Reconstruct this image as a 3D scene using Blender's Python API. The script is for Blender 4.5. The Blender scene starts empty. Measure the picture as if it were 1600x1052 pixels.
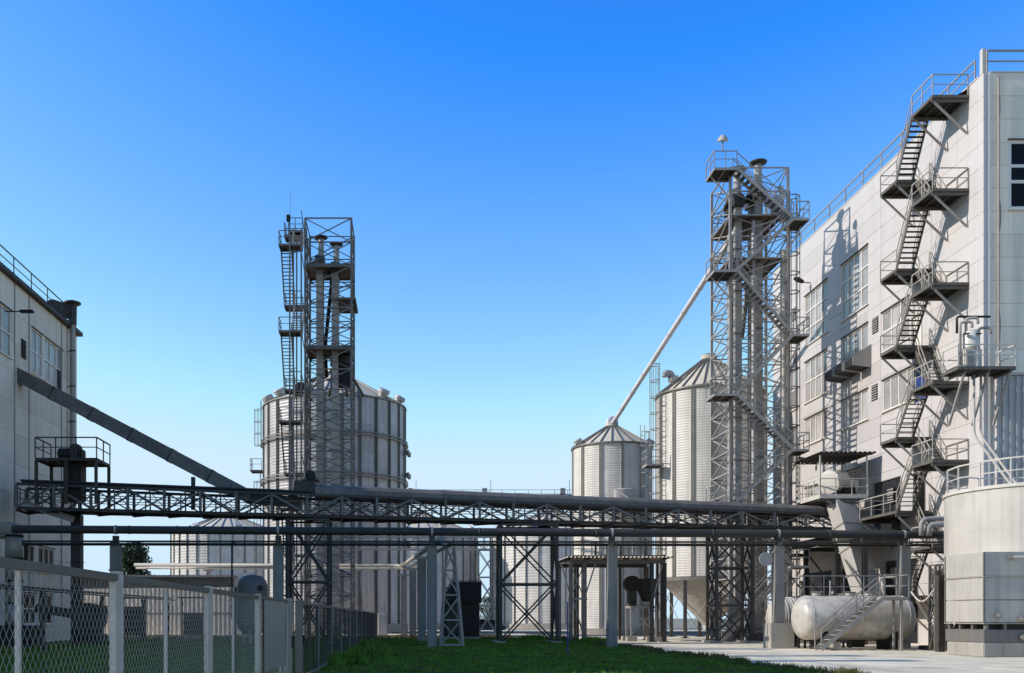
import bpy, bmesh, math, random
import numpy as np
from mathutils import Vector, Matrix

random.seed(7)
rng = np.random.default_rng(7)
scene = bpy.context.scene

# ------------------------------------------------------------------ camera
F, VX, HY, EYE = 1500.0, 640.0, 966.0, 1.6      # focal length and vanishing point in photo pixels, eye height
cam_d = bpy.data.cameras.new('camera')
cam = bpy.data.objects.new('camera', cam_d)
scene.collection.objects.link(cam)
cam.location = (0, 0, EYE)
cam.rotation_euler = (math.radians(90), 0, 0)
cam_d.sensor_fit = 'HORIZONTAL'
cam_d.sensor_width = 36.0
cam_d.lens = 36.0 * F / 1600
cam_d.shift_x = (800 - VX) / 1600
cam_d.shift_y = (HY - 526) / 1600
cam_d.clip_start = 0.1
cam_d.clip_end = 5000
scene.camera = cam

# ------------------------------------------------------------------ sky and sun
SUN_DIR = Vector((1.0, 0.05, -0.61)).normalized()      # the way the light travels
SUN_EL = math.asin(-SUN_DIR.z)
SUN_AZ = math.atan2(-SUN_DIR.x, -SUN_DIR.y)
world = bpy.data.worlds.new('World')
scene.world = world
world.use_nodes = True
wn, wl = world.node_tree.nodes, world.node_tree.links
wn.clear()
w_out = wn.new('ShaderNodeOutputWorld')
w_bg = wn.new('ShaderNodeBackground')
w_sky = wn.new('ShaderNodeTexSky')
w_sky.sky_type = 'NISHITA'
w_sky.sun_disc = False
w_sky.sun_elevation = SUN_EL
w_sky.sun_rotation = SUN_AZ
w_sky.air_density = 1.0
w_sky.dust_density = 0.05
w_sky.ozone_density = 2.0
SKY_CURVE = ((3.75, -0.33, 0.03, 0.64), (3.35, -0.275, 0.09, 0.85), (9.0, -1.6, 0.20, 1.02))      # red, green, blue
SKY_STRENGTH = 0.10
w_sep = wn.new('ShaderNodeSeparateColor')
w_com = wn.new('ShaderNodeCombineColor')
wl.new(w_sky.outputs[0], w_sep.inputs[0])
# deepen the blue of the whole sky: one line per channel, gain * (value * 0.1) + offset, held between a floor and a soft ceiling
for i, (gain, offset, low, top) in enumerate(SKY_CURVE):
    prev = w_sep.outputs[i]
    for op, val, val2 in (('MULTIPLY_ADD', 0.1 * gain, offset), ('MAXIMUM', low, 0), ('SMOOTH_MIN', top, 0.12), ('MULTIPLY', 1 / SKY_STRENGTH, 0)):
        nd = wn.new('ShaderNodeMath')
        nd.operation = op
        nd.inputs[1].default_value = val
        nd.inputs[2].default_value = val2
        wl.new(prev, nd.inputs[0])
        prev = nd.outputs[0]
    wl.new(prev, w_com.inputs[i])
w_bg.inputs['Strength'].default_value = SKY_STRENGTH
wl.new(w_com.outputs[0], w_bg.inputs['Color'])
wl.new(w_bg.outputs[0], w_out.inputs['Surface'])

sun_d = bpy.data.lights.new('sun', 'SUN')
sun_d.energy = 4.6
sun_d.angle = math.radians(0.5)
sun_d.color = (1.0, 0.96, 0.91)
sun = bpy.data.objects.new('sun', sun_d)
scene.collection.objects.link(sun)
sun.rotation_euler = SUN_DIR.to_track_quat('-Z', 'Y').to_euler()
sun.location = (-60, 60, 60)

scene.view_settings.view_transform = 'Standard'
scene.view_settings.look = 'None'
scene.view_settings.gamma = 1
scene.view_settings.use_curve_mapping = False
scene.view_settings.exposure = 0.0
scene.cycles.use_denoising = True
scene.cycles.max_bounces = 6

# ------------------------------------------------------------------ helpers
COL = scene.collection
WLOC = {}


def P(px, py, D):
    """the place that a photo pixel shows at depth D"""
    return Vector(((px - VX) * D / F, D, EYE + (HY - py) * D / F))


def PX(px, D):
    return (px - VX) * D / F


def PZ(py, D):
    return EYE + (HY - py) * D / F


MATS = {}
ALBEDO = 0.72       # lowers every base colour so shade reads darker beside the sunlit faces


def mat(name, col, rough=0.6, metal=0.0, var=0.12, scale=1.3, streak=0.0, bump=0.0, bscale=30.0, spec=0.5, stain=None, warm=0.87, each=0.0):
    col = tuple(c * ALBEDO for c in col)
    stain = tuple(c * ALBEDO for c in stain) if stain else None
    m = bpy.data.materials.new(name)
    m.use_nodes = True
    nt = m.node_tree
    N, L = nt.nodes, nt.links
    b = N['Principled BSDF']
    b.inputs['Roughness'].default_value = rough
    b.inputs['Metallic'].default_value = metal
    b.inputs['Specular IOR Level'].default_value = spec
    geo = N.new('ShaderNodeNewGeometry')
    n1 = N.new('ShaderNodeTexNoise')
    n1.inputs['Scale'].default_value = scale
    n1.inputs['Detail'].default_value = 6
    n1.inputs['Roughness'].default_value = 0.65
    L.new(geo.outputs['Position'], n1.inputs['Vector'])
    mr = N.new('ShaderNodeMapRange')
    mr.inputs['From Min'].default_value = 0.3
    mr.inputs['From Max'].default_value = 0.7
    mr.inputs['To Min'].default_value = 1 - var
    mr.inputs['To Max'].default_value = 1 + var * 0.6
    L.new(n1.outputs['Fac'], mr.inputs['Value'])
    val = mr.outputs['Result']
    if streak:
        mp = N.new('ShaderNodeMapping')
        mp.inputs['Scale'].default_value = (2.6, 2.6, 0.12)
        L.new(geo.outputs['Position'], mp.inputs['Vector'])
        n2 = N.new('ShaderNodeTexNoise')
        n2.inputs['Scale'].default_value = 1.5
        n2.inputs['Detail'].default_value = 5
        L.new(mp.outputs['Vector'], n2.inputs['Vector'])
        mr2 = N.new('ShaderNodeMapRange')
        mr2.inputs['From Min'].default_value = 0.48
        mr2.inputs['From Max'].default_value = 0.72
        mr2.inputs['To Min'].default_value = 1.0
        mr2.inputs['To Max'].default_value = 1 - streak
        L.new(n2.outputs['Fac'], mr2.inputs['Value'])
        mu = N.new('ShaderNodeMath')
        mu.operation = 'MULTIPLY'
        L.new(val, mu.inputs[0])
        L.new(mr2.outputs['Result'], mu.inputs[1])
        val = mu.outputs[0]
    if each:
        oi = N.new('ShaderNodeObjectInfo')
        mo_ = N.new('ShaderNodeMapRange')
        mo_.inputs['To Min'].default_value = 1 - each
        mo_.inputs['To Max'].default_value = 1 + each * .5
        L.new(oi.outputs['Random'], mo_.inputs['Value'])
        mu = N.new('ShaderNodeMath')
        mu.operation = 'MULTIPLY'
        L.new(val, mu.inputs[0])
        L.new(mo_.outputs['Result'], mu.inputs[1])
        val = mu.outputs[0]
    rgb = N.new('ShaderNodeRGB')
    if max(col) - min(col) < 0.15 * max(col):        # greys are tinted warm to offset the blue sky fill
        col = (col[0] * 1.05, col[1] * 0.965, col[2] * warm)
    rgb.outputs[0].default_value = (*col, 1)
    vm = N.new('ShaderNodeVectorMath')
    vm.operation = 'SCALE'
    L.new(rgb.outputs[0], vm.inputs[0])
    L.new(val, vm.inputs['Scale'])
    colour = vm.outputs[0]
    if stain:
        n3 = N.new('ShaderNodeTexNoise')
        n3.inputs['Scale'].default_value = scale * 0.35
        n3.inputs['Detail'].default_value = 8
        n3.inputs['Roughness'].default_value = 0.7
        L.new(geo.outputs['Position'], n3.inputs['Vector'])
        mr3 = N.new('ShaderNodeMapRange')
        mr3.inputs['From Min'].default_value = 0.52
        mr3.inputs['From Max'].default_value = 0.66
        L.new(n3.outputs['Fac'], mr3.inputs['Value'])
        mx = N.new('ShaderNodeMix')
        mx.data_type = 'RGBA'
        L.new(mr3.outputs['Result'], mx.inputs['Factor'])
        L.new(colour, mx.inputs[6])
        mx.inputs[7].default_value = (*stain, 1)
        colour = mx.outputs[2]
    L.new(colour, b.inputs['Base Color'])
    rr = N.new('ShaderNodeMapRange')
    rr.inputs['To Min'].default_value = max(0.02, rough - 0.1)
    rr.inputs['To Max'].default_value = min(1, rough + 0.1)
    L.new(n1.outputs['Fac'], rr.inputs['Value'])
    L.new(rr.outputs['Result'], b.inputs['Roughness'])
    if bump:
        nb = N.new('ShaderNodeTexNoise')
        nb.inputs['Scale'].default_value = bscale
        nb.inputs['Detail'].default_value = 4
        L.new(geo.outputs['Position'], nb.inputs['Vector'])
        bp = N.new('ShaderNodeBump')
        bp.inputs['Strength'].default_value = bump
        bp.inputs['Distance'].default_value = 0.02
        L.new(nb.outputs['Fac'], bp.inputs['Height'])
        L.new(bp.outputs['Normal'], b.inputs['Normal'])
    MATS[name] = m
    return m


mat('white_panel', (0.72, 0.705, 0.68), 0.55, var=0.05, scale=0.4, streak=0.09, each=0.025, warm=0.93)
mat('bright_panel', (0.75, 0.735, 0.71), 0.55, var=0.04, scale=0.4, streak=0.08, each=0.025, warm=0.93)
mat('grey_panel', (0.66, 0.645, 0.62), 0.55, var=0.05, scale=0.4, streak=0.10, each=0.03, warm=0.93)
mat('shade_panel', (0.980, 0.860, 0.700), 0.7, var=0.10, scale=0.4, streak=0.2, spec=0.2, each=0.05)  # shaded wall: colour raised and warmed to offset the dim blue sky fill
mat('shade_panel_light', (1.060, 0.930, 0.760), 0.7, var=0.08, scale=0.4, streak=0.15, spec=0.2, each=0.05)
mat('front_panel', (1.120, 0.980, 0.800), 0.7, var=0.06, scale=0.4, streak=0.15, spec=0.2, each=0.03)  # shaded copy of the white panels, brightened and warmed against the blue shade
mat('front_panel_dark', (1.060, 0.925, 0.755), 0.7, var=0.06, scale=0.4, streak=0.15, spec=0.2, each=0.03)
mat('wall_core', (0.500, 0.480, 0.440), 0.8)
mat('galvanised', (0.660, 0.648, 0.625), 0.5, 0.1, var=0.18, scale=0.8, streak=0.3, each=0.14, stain=(0.47, 0.46, 0.44), warm=0.93)
mat('galvanised_bright', (0.86, 0.845, 0.815), 0.5, 0.0, var=0.12, scale=0.8, streak=0.2, each=0.08, spec=0.3)
mat('silo_rib', (0.290, 0.285, 0.270), 0.45, 0.4, var=0.15)
mat('roof_sheet', (0.80, 0.76, 0.68), 0.7, 0.0, var=0.12, scale=1.2, streak=0.1, spec=0.05, each=0.05)
mat('steel', (0.215, 0.208, 0.195), 0.55, 0.0, spec=0.35, var=0.3, scale=2.2, streak=0.2, each=0.15, warm=0.9)
mat('steel_light', (0.47, 0.46, 0.44), 0.55, 0.0, spec=0.35, var=0.2, scale=2.2, streak=0.15, each=0.12, warm=0.9)
mat('steel_dark', (0.036, 0.034, 0.031), 0.6, 0.0, spec=0.25, var=0.3, scale=2.2)
mat('steel_mid', (0.088, 0.082, 0.075), 0.6, 0.0, spec=0.25, var=0.3, scale=2.0, streak=0.25)
mat('rail_paint', (0.56, 0.545, 0.51), 0.5, var=0.12, scale=2.5, spec=0.3)
mat('spout_metal', (0.86, 0.86, 0.86), 0.45, 0.0, var=0.08, scale=1.5, warm=0.97)
mat('paint_white', (0.78, 0.765, 0.73), 0.4, 0.0, var=0.10, scale=1.5, streak=0.12)
mat('stair_paint', (0.175, 0.165, 0.15), 0.6, 0.0, spec=0.25, var=0.2, scale=2.5, stain=(0.16, 0.12, 0.09))
mat('tank_paint', (0.70, 0.685, 0.65), 0.38, 0.0, var=0.10, scale=0.9, streak=0.14)
mat('tank_worn', (0.70, 0.68, 0.64), 0.42, 0.0, var=0.25, scale=1.6, streak=0.3, stain=(0.42, 0.38, 0.33))
mat('housing_paint', (0.56, 0.55, 0.53), 0.5, 0.0, var=0.10, scale=1.2, streak=0.18)
mat('housing_grey', (0.200, 0.195, 0.187), 0.5, 0.0, var=0.12, scale=1.2, streak=0.18)
mat('pipe_paint', (0.065, 0.061, 0.055), 0.6, 0.0, spec=0.25, var=0.2, scale=1.2)
mat('stainless', (0.42, 0.40, 0.37), 0.5, 0.35, var=0.15, scale=1.5)
mat('concrete', (0.46, 0.445, 0.41), 0.85, var=0.18, scale=1.0, streak=0.2, bump=0.25)
mat('pillar_concrete', (0.300, 0.292, 0.281), 0.8, var=0.16, scale=1.0, streak=0.25, bump=0.2)
mat('yard_concrete', (1.020, 0.885, 0.660), 0.95, var=0.22, scale=0.7, bump=0.3, bscale=18, stain=(0.56, 0.485, 0.37), each=0.12, spec=0.05, warm=.79)
mat('joint', (0.300, 0.280, 0.240), 0.95, spec=0.05)
mat('navy', (0.012, 0.02, 0.05), 0.4)
mat('ground_soil', (0.40, 0.37, 0.30), 0.95, var=0.25, scale=0.3, bump=0.4, bscale=6, stain=(0.28, 0.27, 0.19), spec=0.05)
mat('asphalt', (0.075, 0.070, 0.062), 0.95, var=0.2, scale=1.2, bump=0.3, spec=0.05)
mat('lawn_soil', (0.115, 0.140, 0.040), 1.0, var=0.5, scale=0.9, bump=0.6, bscale=12, stain=(0.170, 0.140, 0.060), spec=0.0)
mat('grass_blade', (0.150, 0.280, 0.040), 1.0, var=0.55, scale=0.9, stain=(0.240, 0.250, 0.070), spec=0.0)
mat('edge_blade', (0.17, 0.165, 0.06), 1.0, var=0.5, scale=1.3, stain=(0.10, 0.16, 0.04), spec=0.0)
mat('dry_grass', (0.17, 0.16, 0.06), 0.8, var=0.35, scale=1.5)
mat('leaf', (0.040, 0.065, 0.022), 0.7, var=0.4, scale=1.0)
mat('leaf_light', (0.07, 0.085, 0.03), 0.7, var=0.4, scale=1.0)
mat('bark', (0.09, 0.075, 0.055), 0.9)
mat('glass_pale', (0.52, 0.52, 0.51), 0.12, 0.0, var=0.35, scale=0.5, spec=0.5, each=0.3, warm=0.93)
mat('glass_dark', (0.012, 0.011, 0.010), 0.12, 0.0, var=0.1, spec=0.12)
mat('frame_white', (1.000, 0.985, 0.950), 0.4, var=0.05)
mat('black', (0.02, 0.02, 0.02), 0.6, var=0.2)
mat('blue_paint', (0.03, 0.07, 0.28), 0.45, var=0.2)
mat('dark_opening', (0.025, 0.025, 0.03), 0.5)
mat('rust_deck', (0.24, 0.17, 0.12), 0.8, 0.1, var=0.35, scale=2.5)
mat('wire', (0.520, 0.500, 0.460), 0.6, 0.0, var=0.2, spec=0.2)
mat('wire_dark', (0.10, 0.085, 0.065), 0.7, 0.0, var=0.2, spec=0.1)
mat('fence_post_paint', (0.74, 0.72, 0.68), 0.55, var=0.15, scale=3.0, streak=0.15, spec=0.3)
mat('fence_rail', (0.21, 0.185, 0.15), 0.6, 0.0, var=0.15, scale=2.0, spec=0.2)
mat('silo_rib_light', (0.660, 0.640, 0.600), 0.5, 0.1, var=0.15)
mat('board', (0.38, 0.38, 0.375), 0.45, var=0.06, scale=0.8)
mat('rubber', (0.03, 0.03, 0.03), 0.8)
mat('rope_cable', (0.30, 0.29, 0.28), 0.7)


# ---- unit meshes: section within +-0.5, running 0..1 along z
UNIT = {}


def unit_mesh(shape, m):
    k = (shape, m)
    if k in UNIT:
        return UNIT[k]
    smooth = False
    if shape == 'box':
        prof = [(-.5, -.5), (.5, -.5), (.5, .5), (-.5, .5)]
    elif shape == 'tube':
        prof = [(.5 * math.cos(i * math.tau / 10), .5 * math.sin(i * math.tau / 10)) for i in range(10)]
        smooth = True
    elif shape == 'round':
        prof = [(.5 * math.cos(i * math.tau / 28), .5 * math.sin(i * math.tau / 28)) for i in range(28)]
        smooth = True
    elif shape == 'angle':
        prof = [(-.5, -.5), (.5, -.5), (.5, -.36), (-.36, -.36), (-.36, .5), (-.5, .5)]
    elif shape == 'ibeam':
        a, t = .38, .07
        prof = [(-.5, -.5), (.5, -.5), (.5, -a), (t, -a), (t, a), (.5, a), (.5, .5), (-.5, .5), (-.5, a), (-t, a), (-t, -a), (-.5, -a)]
    elif shape == 'channel':
        a, t = .36, .3
        prof = [(-.5, -.5), (.5, -.5), (.5, -a), (-t, -a), (-t, a), (.5, a), (.5, .5), (-.5, .5)]
    n = len(prof)
    v = [(x, y, 0) for x, y in prof] + [(x, y, 1) for x, y in prof]
    f = [(i, (i + 1) % n, n + (i + 1) % n, n + i) for i in range(n)] + [tuple(range(n - 1, -1, -1)), tuple(range(n, 2 * n))]
    me = bpy.data.meshes.new(shape + '_' + m)
    me.from_pydata(v, [], f)
    if smooth:
        for p in me.polygons[:n]:
            p.use_smooth = True
    me.materials.append(MATS[m])
    UNIT[k] = me
    return me


def pymesh(name, v, f, m, smooth=False):
    me = bpy.data.meshes.new(name)
    me.from_pydata([tuple(x) for x in v], [], f)
    me.materials.append(MATS[m])
    if smooth:
        for p in me.polygons:
            p.use_smooth = True
    me.update()
    return me


def thing(name, label, cat, loc=(0, 0, 0), group=None):
    o = bpy.data.objects.new(name, None)
    o.empty_display_size = 0.3
    COL.objects.link(o)
    o.location = loc
    WLOC[o.name] = Vector(loc)
    o['label'] = label
    o['category'] = cat
    o['kind'] = 'thing'
    if group:
        o['group'] = group
    return o


def sub(name, parent, loc=None):
    """an Empty part that holds sub-parts"""
    o = bpy.data.objects.new(name, None)
    o.empty_display_size = 0.2
    COL.objects.link(o)
    o.parent = parent
    loc = WLOC[parent.name] if loc is None else Vector(loc)
    o.location = loc - WLOC[parent.name]
    WLOC[o.name] = loc.copy()
    return o


def put(name, me, parent, M=None):
    """place mesh ME (with world matrix M) under PARENT"""
    o = bpy.data.objects.new(name, me)
    COL.objects.link(o)
    M = Matrix() if M is None else M
    if parent is not None:
        o.parent = parent
        o.matrix_basis = Matrix.Translation(-WLOC[parent.name]) @ M
    else:
        o.matrix_basis = M
    WLOC[o.name] = M.translation.copy()
    return o


def structure(name, me, M=None):
    o = put(name, me, None, M)
    o['kind'] = 'structure'
    return o


def frame_of(p, q, roll=0.0):
    p, q = Vector(p), Vector(q)
    d = q - p
    z = d.normalized()
    up = Vector((0, 0, 1)) if abs(z.z) < 0.999 else Vector((0, 1, 0))
    x = up.cross(z).normalized()
    y = z.cross(x)
    M = Matrix((x, y, z)).transposed().to_4x4()
    if roll:
        M = M @ Matrix.Rotation(roll, 4, 'Z')
    M.translation = p
    return M, d.length


def bar(name, parent, p, q, w, m, h=None, shape='box', roll=0.0):
    """straight member from p to q; w across (horizontal), h the other way"""
    M, L = frame_of(p, q, roll)
    h = w if h is None else h
    return put(name, unit_mesh(shape, m), parent, M @ Matrix.Diagonal((w, h, L, 1)))


def box(name, parent, x0, x1, y0, y1, z0, z1, m):
    M = Matrix.Translation(((x0 + x1) / 2, (y0 + y1) / 2, z0)) @ Matrix.Diagonal((x1 - x0, y1 - y0, z1 - z0, 1))
    return put(name, unit_mesh('box', m), parent, M)


def cyl(name, parent, x, y, z0, z1, r, m, shape='round'):
    M = Matrix.Translation((x, y, z0)) @ Matrix.Diagonal((2 * r, 2 * r, z1 - z0, 1))
    return put(name, unit_mesh(shape, m), parent, M)


def bevel_box(name, parent, x0, x1, y0, y1, z0, z1, m, bev=0.04):
    bm = bmesh.new()
    bmesh.ops.create_cube(bm, size=1)
    cx, cy, cz = (x0 + x1) / 2, (y0 + y1) / 2, (z0 + z1) / 2
    bmesh.ops.scale(bm, vec=(x1 - x0, y1 - y0, z1 - z0), verts=bm.verts)
    bmesh.ops.bevel(bm, geom=bm.edges[:], offset=bev, segments=2, affect='EDGES')
    me = bpy.data.meshes.new(name)
    bm.to_mesh(me)
    bm.free()
    me.materials.append(MATS[m])
    return put(name, me, parent, Matrix.Translation((cx, cy, cz)))


def lathe(name, parent, prof, m, M, seg=32, caps=True, smooth=True):
    """prof: (radius, z) list turned about local z"""
    v, f = [], []
    for r, z in prof:
        for i in range(seg):
            a = i * math.tau / seg
            v.append((r * math.cos(a), r * math.sin(a), z))
    for j in range(len(prof) - 1):
        for i in range(seg):
            k = (i + 1) % seg
            f.append((j * seg + i, j * seg + k, (j + 1) * seg + k, (j + 1) * seg + i))
    if caps:
        f.append(tuple(range(seg - 1, -1, -1)))
        f.append(tuple((len(prof) - 1) * seg + i for i in range(seg)))
    me = pymesh(name, v, f, m)
    if smooth:
        for p in me.polygons:
            p.use_smooth = len(p.vertices) == 4
        me.set_sharp_from_angle(angle=math.radians(35))
    return put(name, me, parent, M)


def sweep(name, parent, pts, r, m, seg=12):
    """round tube along a polyline, one mesh"""
    pts = [Vector(p) for p in pts]
    o0 = pts[0].copy()
    v, f = [], []
    n = len(pts)
    ref = None
    for i, p in enumerate(pts):
        d = (pts[min(i + 1, n - 1)] - pts[max(i - 1, 0)]).normalized()
        if ref is None:
            ref = Vector((0, 0, 1)) if abs(d.z) < 0.9 else Vector((0, 1, 0))
        x = (ref - d * ref.dot(d)).normalized()
        y = d.cross(x)
        ref = x
        k = 1.0
        if 0 < i < n - 1:
            c = (pts[i + 1] - p).normalized().dot(d)
            k = 1 / max(0.5, c)
        for j in range(seg):
            a = j * math.tau / seg
            v.append(p - o0 + (x * math.cos(a) + y * math.sin(a)) * r * (1 if k == 1 else (1 + k) / 2))
    for i in range(n - 1):
        for j in range(seg):
            k = (j + 1) % seg
            f.append((i * seg + j, i * seg + k, (i + 1) * seg + k, (i + 1) * seg + j))
    f.append(tuple(range(seg - 1, -1, -1)))
    f.append(tuple((n - 1) * seg + j for j in range(seg)))
    me = pymesh(name, v, f, m)
    for p in me.polygons[:-2]:
        p.use_smooth = True
    return put(name, me, parent, Matrix.Translation(o0))


def rounded(pts, rad, n=6):
    """polyline with rounded corners"""
    pts = [Vector(p) for p in pts]
    out = [pts[0]]
    for a, b, c in zip(pts, pts[1:], pts[2:]):
        u, w = (a - b).normalized(), (c - b).normalized()
        s = min(rad, (a - b).length * .49, (c - b).length * .49)
        p0, p1 = b + u * s, b + w * s
        for i in range(n + 1):
            t = i / n
            out.append((1 - t) ** 2 * p0 + 2 * t * (1 - t) * b + t * t * p1)
    out.append(pts[-1])
    return out


def prism(name, parent, poly, axis, a0, a1, m):
    """polygon given in the two other axes, extruded along axis ('x' or 'y')"""
    n = len(poly)
    if axis == 'y':
        v = [(x, a0, z) for x, z in poly] + [(x, a1, z) for x, z in poly]
    else:
        v = [(a0, y, z) for y, z in poly] + [(a1, y, z) for y, z in poly]
    f = [(i, (i + 1) % n, n + (i + 1) % n, n + i) for i in range(n)] + [tuple(range(n - 1, -1, -1)), tuple(range(n, 2 * n))]
    me = pymesh(name, v, f, m)
    bm = bmesh.new()
    bm.from_mesh(me)
    bmesh.ops.recalc_face_normals(bm, faces=bm.faces)
    bm.to_mesh(me)
    bm.free()
    return put(name, me, parent)


def railing(parent, pts, h=1.1, m='rail_paint', r=0.045, step=1.3, kick=False, name='railing'):
    g = sub(name, parent, pts[0])
    pts = [Vector(p) for p in pts]
    up = Vector((0, 0, 1))
    for a, b in zip(pts, pts[1:]):
        L = (b - a).length
        n = max(1, round(L / step))
        for i in range(n + 1):
            if i == 0 and a is not pts[0]:
                continue
            p = a.lerp(b, i / n)
            bar('post', g, p, p + up * h, r, m)
        bar('rail', g, a + up * h, b + up * h, r * 1.15, m)
        bar('rail', g, a + up * h * .52, b + up * h * .52, r * .8, m)
        if kick:
            bar('toe_board', g, a + up * .06, b + up * .06, .015, m, .12)
    return g


def flight(parent, lo, hi, side, width, m='stair_paint', tread_m=None, rails=(0, 1), rise=0.22, rr=0.04, name='stair_flight', rail_m=None):
    """stair from lo to hi (points on its near-side stringer), SIDE the unit vector across it"""
    lo, hi, side = Vector(lo), Vector(hi), Vector(side)
    g = sub(name, parent, lo)
    n = max(3, round((hi.z - lo.z) / rise))
    tm = tread_m or m
    run = (hi - lo)
    run.z = 0
    for k in (0, 1):
        o = side * (width * k)
        bar('stringer', g, lo + o, hi + o, .05, m, .20)
    rd = run.normalized()
    dpt = max(.18, run.length / n * 0.95)
    for i in range(1, n):
        c = lo.lerp(hi, i / n) + side * width / 2
        x = side * 1.0
        M = Matrix((x, rd, Vector((0, 0, 1)))).transposed().to_4x4()
        M.translation = c
        put('tread', unit_mesh('box', tm), g, M @ Matrix.Diagonal((width - .06, dpt, .035, 1)))
    m = rail_m or m
    for k in rails:
        o = side * (width * k)
        rg = sub('railing', parent, lo + o)
        up = Vector((0, 0, 1))
        bar('rail', rg, lo + o + up, hi + o + up, rr, m)
        bar('rail', rg, lo + o + up * .5, hi + o + up * .5, rr * .8, m)
        for t in (0, .33, .67, 1):
            p = lo.lerp(hi, t) + o
            bar('post', rg, p, p + up, rr, m)
    return g


def deck(parent, x0, x1, y0, y1, z, m='stair_paint', dm='steel_dark', name='landing', step=.6):
    """grating on joists inside a channel frame"""
    g = sub(name, parent, ((x0 + x1) / 2, (y0 + y1) / 2, z))
    box('grating', g, x0 + .03, x1 - .03, y0 + .03, y1 - .03, z - .045, z - .01, dm)
    for y in (y0, y1):
        box('edge_beam', g, x0, x1, y - .03, y + .03, z - .16, z, m)
    for x in (x0, x1):
        box('edge_beam', g, x - .03, x + .03, y0 + .03, y1 - .03, z - .16, z, m)
    n = max(1, int((x1 - x0) / step))
    for i in range(1, n):
        x = x0 + (x1 - x0) * i / n
        box('joist', g, x - .025, x + .025, y0 + .03, y1 - .03, z - .14, z - .047, m)
    return g


def ladder(parent, base, top_z, out, across, w=.45, m='steel_light', cage_from=None, name='ladder'):
    """cat ladder, with hoops if cage_from; OUT points away from the wall"""
    g = sub(name, parent, base)
    base, out, across = Vector(base), Vector(out), Vector(across)
    up = Vector((0, 0, 1))
    H = top_z - base.z
    for s in (-.5, .5):
        bar('stile', g, base + across * w * s, base + across * w * s + up * H, .05, m)
    n = int(H / .4)
    for i in range(1, n):
        p = base + up * (i * .4)
        bar('rung', g, p - across * w * .5, p + across * w * .5, .035, m)
    if cage_from is not None:
        z = cage_from
        zs = []
        while z < top_z + .01:
            zs.append(z)
            z += 1.3
        ring = [(-.5, .02), (-.55, .35), (-.3, .68), (.3, .68), (.55, .35), (.5, .02)]
        rp = lambda a, b, z: Vector((base.x, base.y, z)) + across * a * .75 + out * b
        for z in zs:
            for (a0, b0), (a1, b1) in zip(ring, ring[1:]):
                bar('hoop', g, rp(a0, b0, z), rp(a1, b1, z), .02, m, .07)
        for a, b in ring[1:-1]:
            bar('cage_strap', g, rp(a, b, zs[0]), rp(a, b, zs[-1]), .04, m)
    return g


def rects_minus(rects, hole):
    a0, a1, b0, b1 = hole
    out = []
    for (u0, u1, v0, v1) in rects:
        if a0 >= u1 or a1 <= u0 or b0 >= v1 or b1 <= v0:
            out.append((u0, u1, v0, v1))
            continue
        if a0 > u0:
            out.append((u0, a0, v0, v1))
        if a1 < u1:
            out.append((a1, u1, v0, v1))
        m0, m1 = max(u0, a0), min(u1, a1)
        if b0 > v0:
            out.append((m0, m1, v0, b0))
        if b1 < v1:
            out.append((m0, m1, b1, v1))
    return out


def wall_box(name, parent, plane, pos, nrm, u0, u1, v0, v1, d0, d1, m):
    """box on a wall: plane 'x' (wall at x=pos, u is y) or 'y' (u is x); d0..d1 = distances out of the wall along nrm"""
    a, b = sorted((pos + nrm * d0, pos + nrm * d1))
    if plane == 'x':
        return box(name, parent, a, b, u0, u1, v0, v1, m)
    return box(name, parent, u0, u1, a, b, v0, v1, m)


def clad(parent, plane, pos, nrm, us, vs, holes, pick, thick=.14, gap=.018):
    for i in range(len(us) - 1):
        for j in range(len(vs) - 1):
            rs = [(us[i] + gap / 2, us[i + 1] - gap / 2, vs[j] + gap / 2, vs[j + 1] - gap / 2)]
            for h in holes:
                rs = rects_minus(rs, h)
            for (a, b, c, d) in rs:
                if b - a > .03 and d - c > .03:
                    wall_box('wall_panel', parent, plane, pos, nrm, a, b, c, d, 0, thick, pick(i, j, (a + b) / 2, (c + d) / 2))


def window(parent, plane, pos, nrm, u0, u1, v0, v1, nu, nv, glass, fm='frame_white', sill=True, fw=.09, name='window'):
    """nu: list of relative column widths; nv: list of row heights"""
    g = sub(name, parent, (pos, (u0 + u1) / 2, v0) if plane == 'x' else ((u0 + u1) / 2, pos, v0))
    us = [u0]
    for w in nu:
        us.append(us[-1] + (u1 - u0) * w / sum(nu))
    vs = [v0]
    for w in nv:
        vs.append(vs[-1] + (v1 - v0) * w / sum(nv))
    for i in range(len(us) - 1):
        for j in range(len(vs) - 1):
            gl = glass if isinstance(glass, str) else glass(i, j)
            wall_box('pane', g, plane, pos, nrm, us[i] + fw / 2, us[i + 1] - fw / 2, vs[j] + fw / 2, vs[j + 1] - fw / 2, .015, .035, gl)
    for i, u in enumerate(us):
        a = .001 if 0 < i < len(us) - 1 else .003
        uu = min(max(u, u0 + fw / 2), u1 - fw / 2)
        wall_box('mullion', g, plane, pos, nrm, uu - fw / 2, uu + fw / 2, v0, v1, .01, .10 + a, fm)
    for j, v in enumerate(vs):
        vv = min(max(v, v0 + fw / 2), v1 - fw / 2)
        wall_box('transom', g, plane, pos, nrm, u0 + fw, u1 - fw, vv - fw / 2, vv + fw / 2, .012, .097, fm)
    if sill:
        wall_box('sill', g, plane, pos, nrm, u0 - .08, u1 + .08, v0 - .07, v0 - .002, .02, .26, fm)
        wall_box('head_flashing', g, plane, pos, nrm, u0 - .06, u1 + .06, v1 + .002, v1 + .05, .02, .22, 'steel_mid')
    return g


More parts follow.
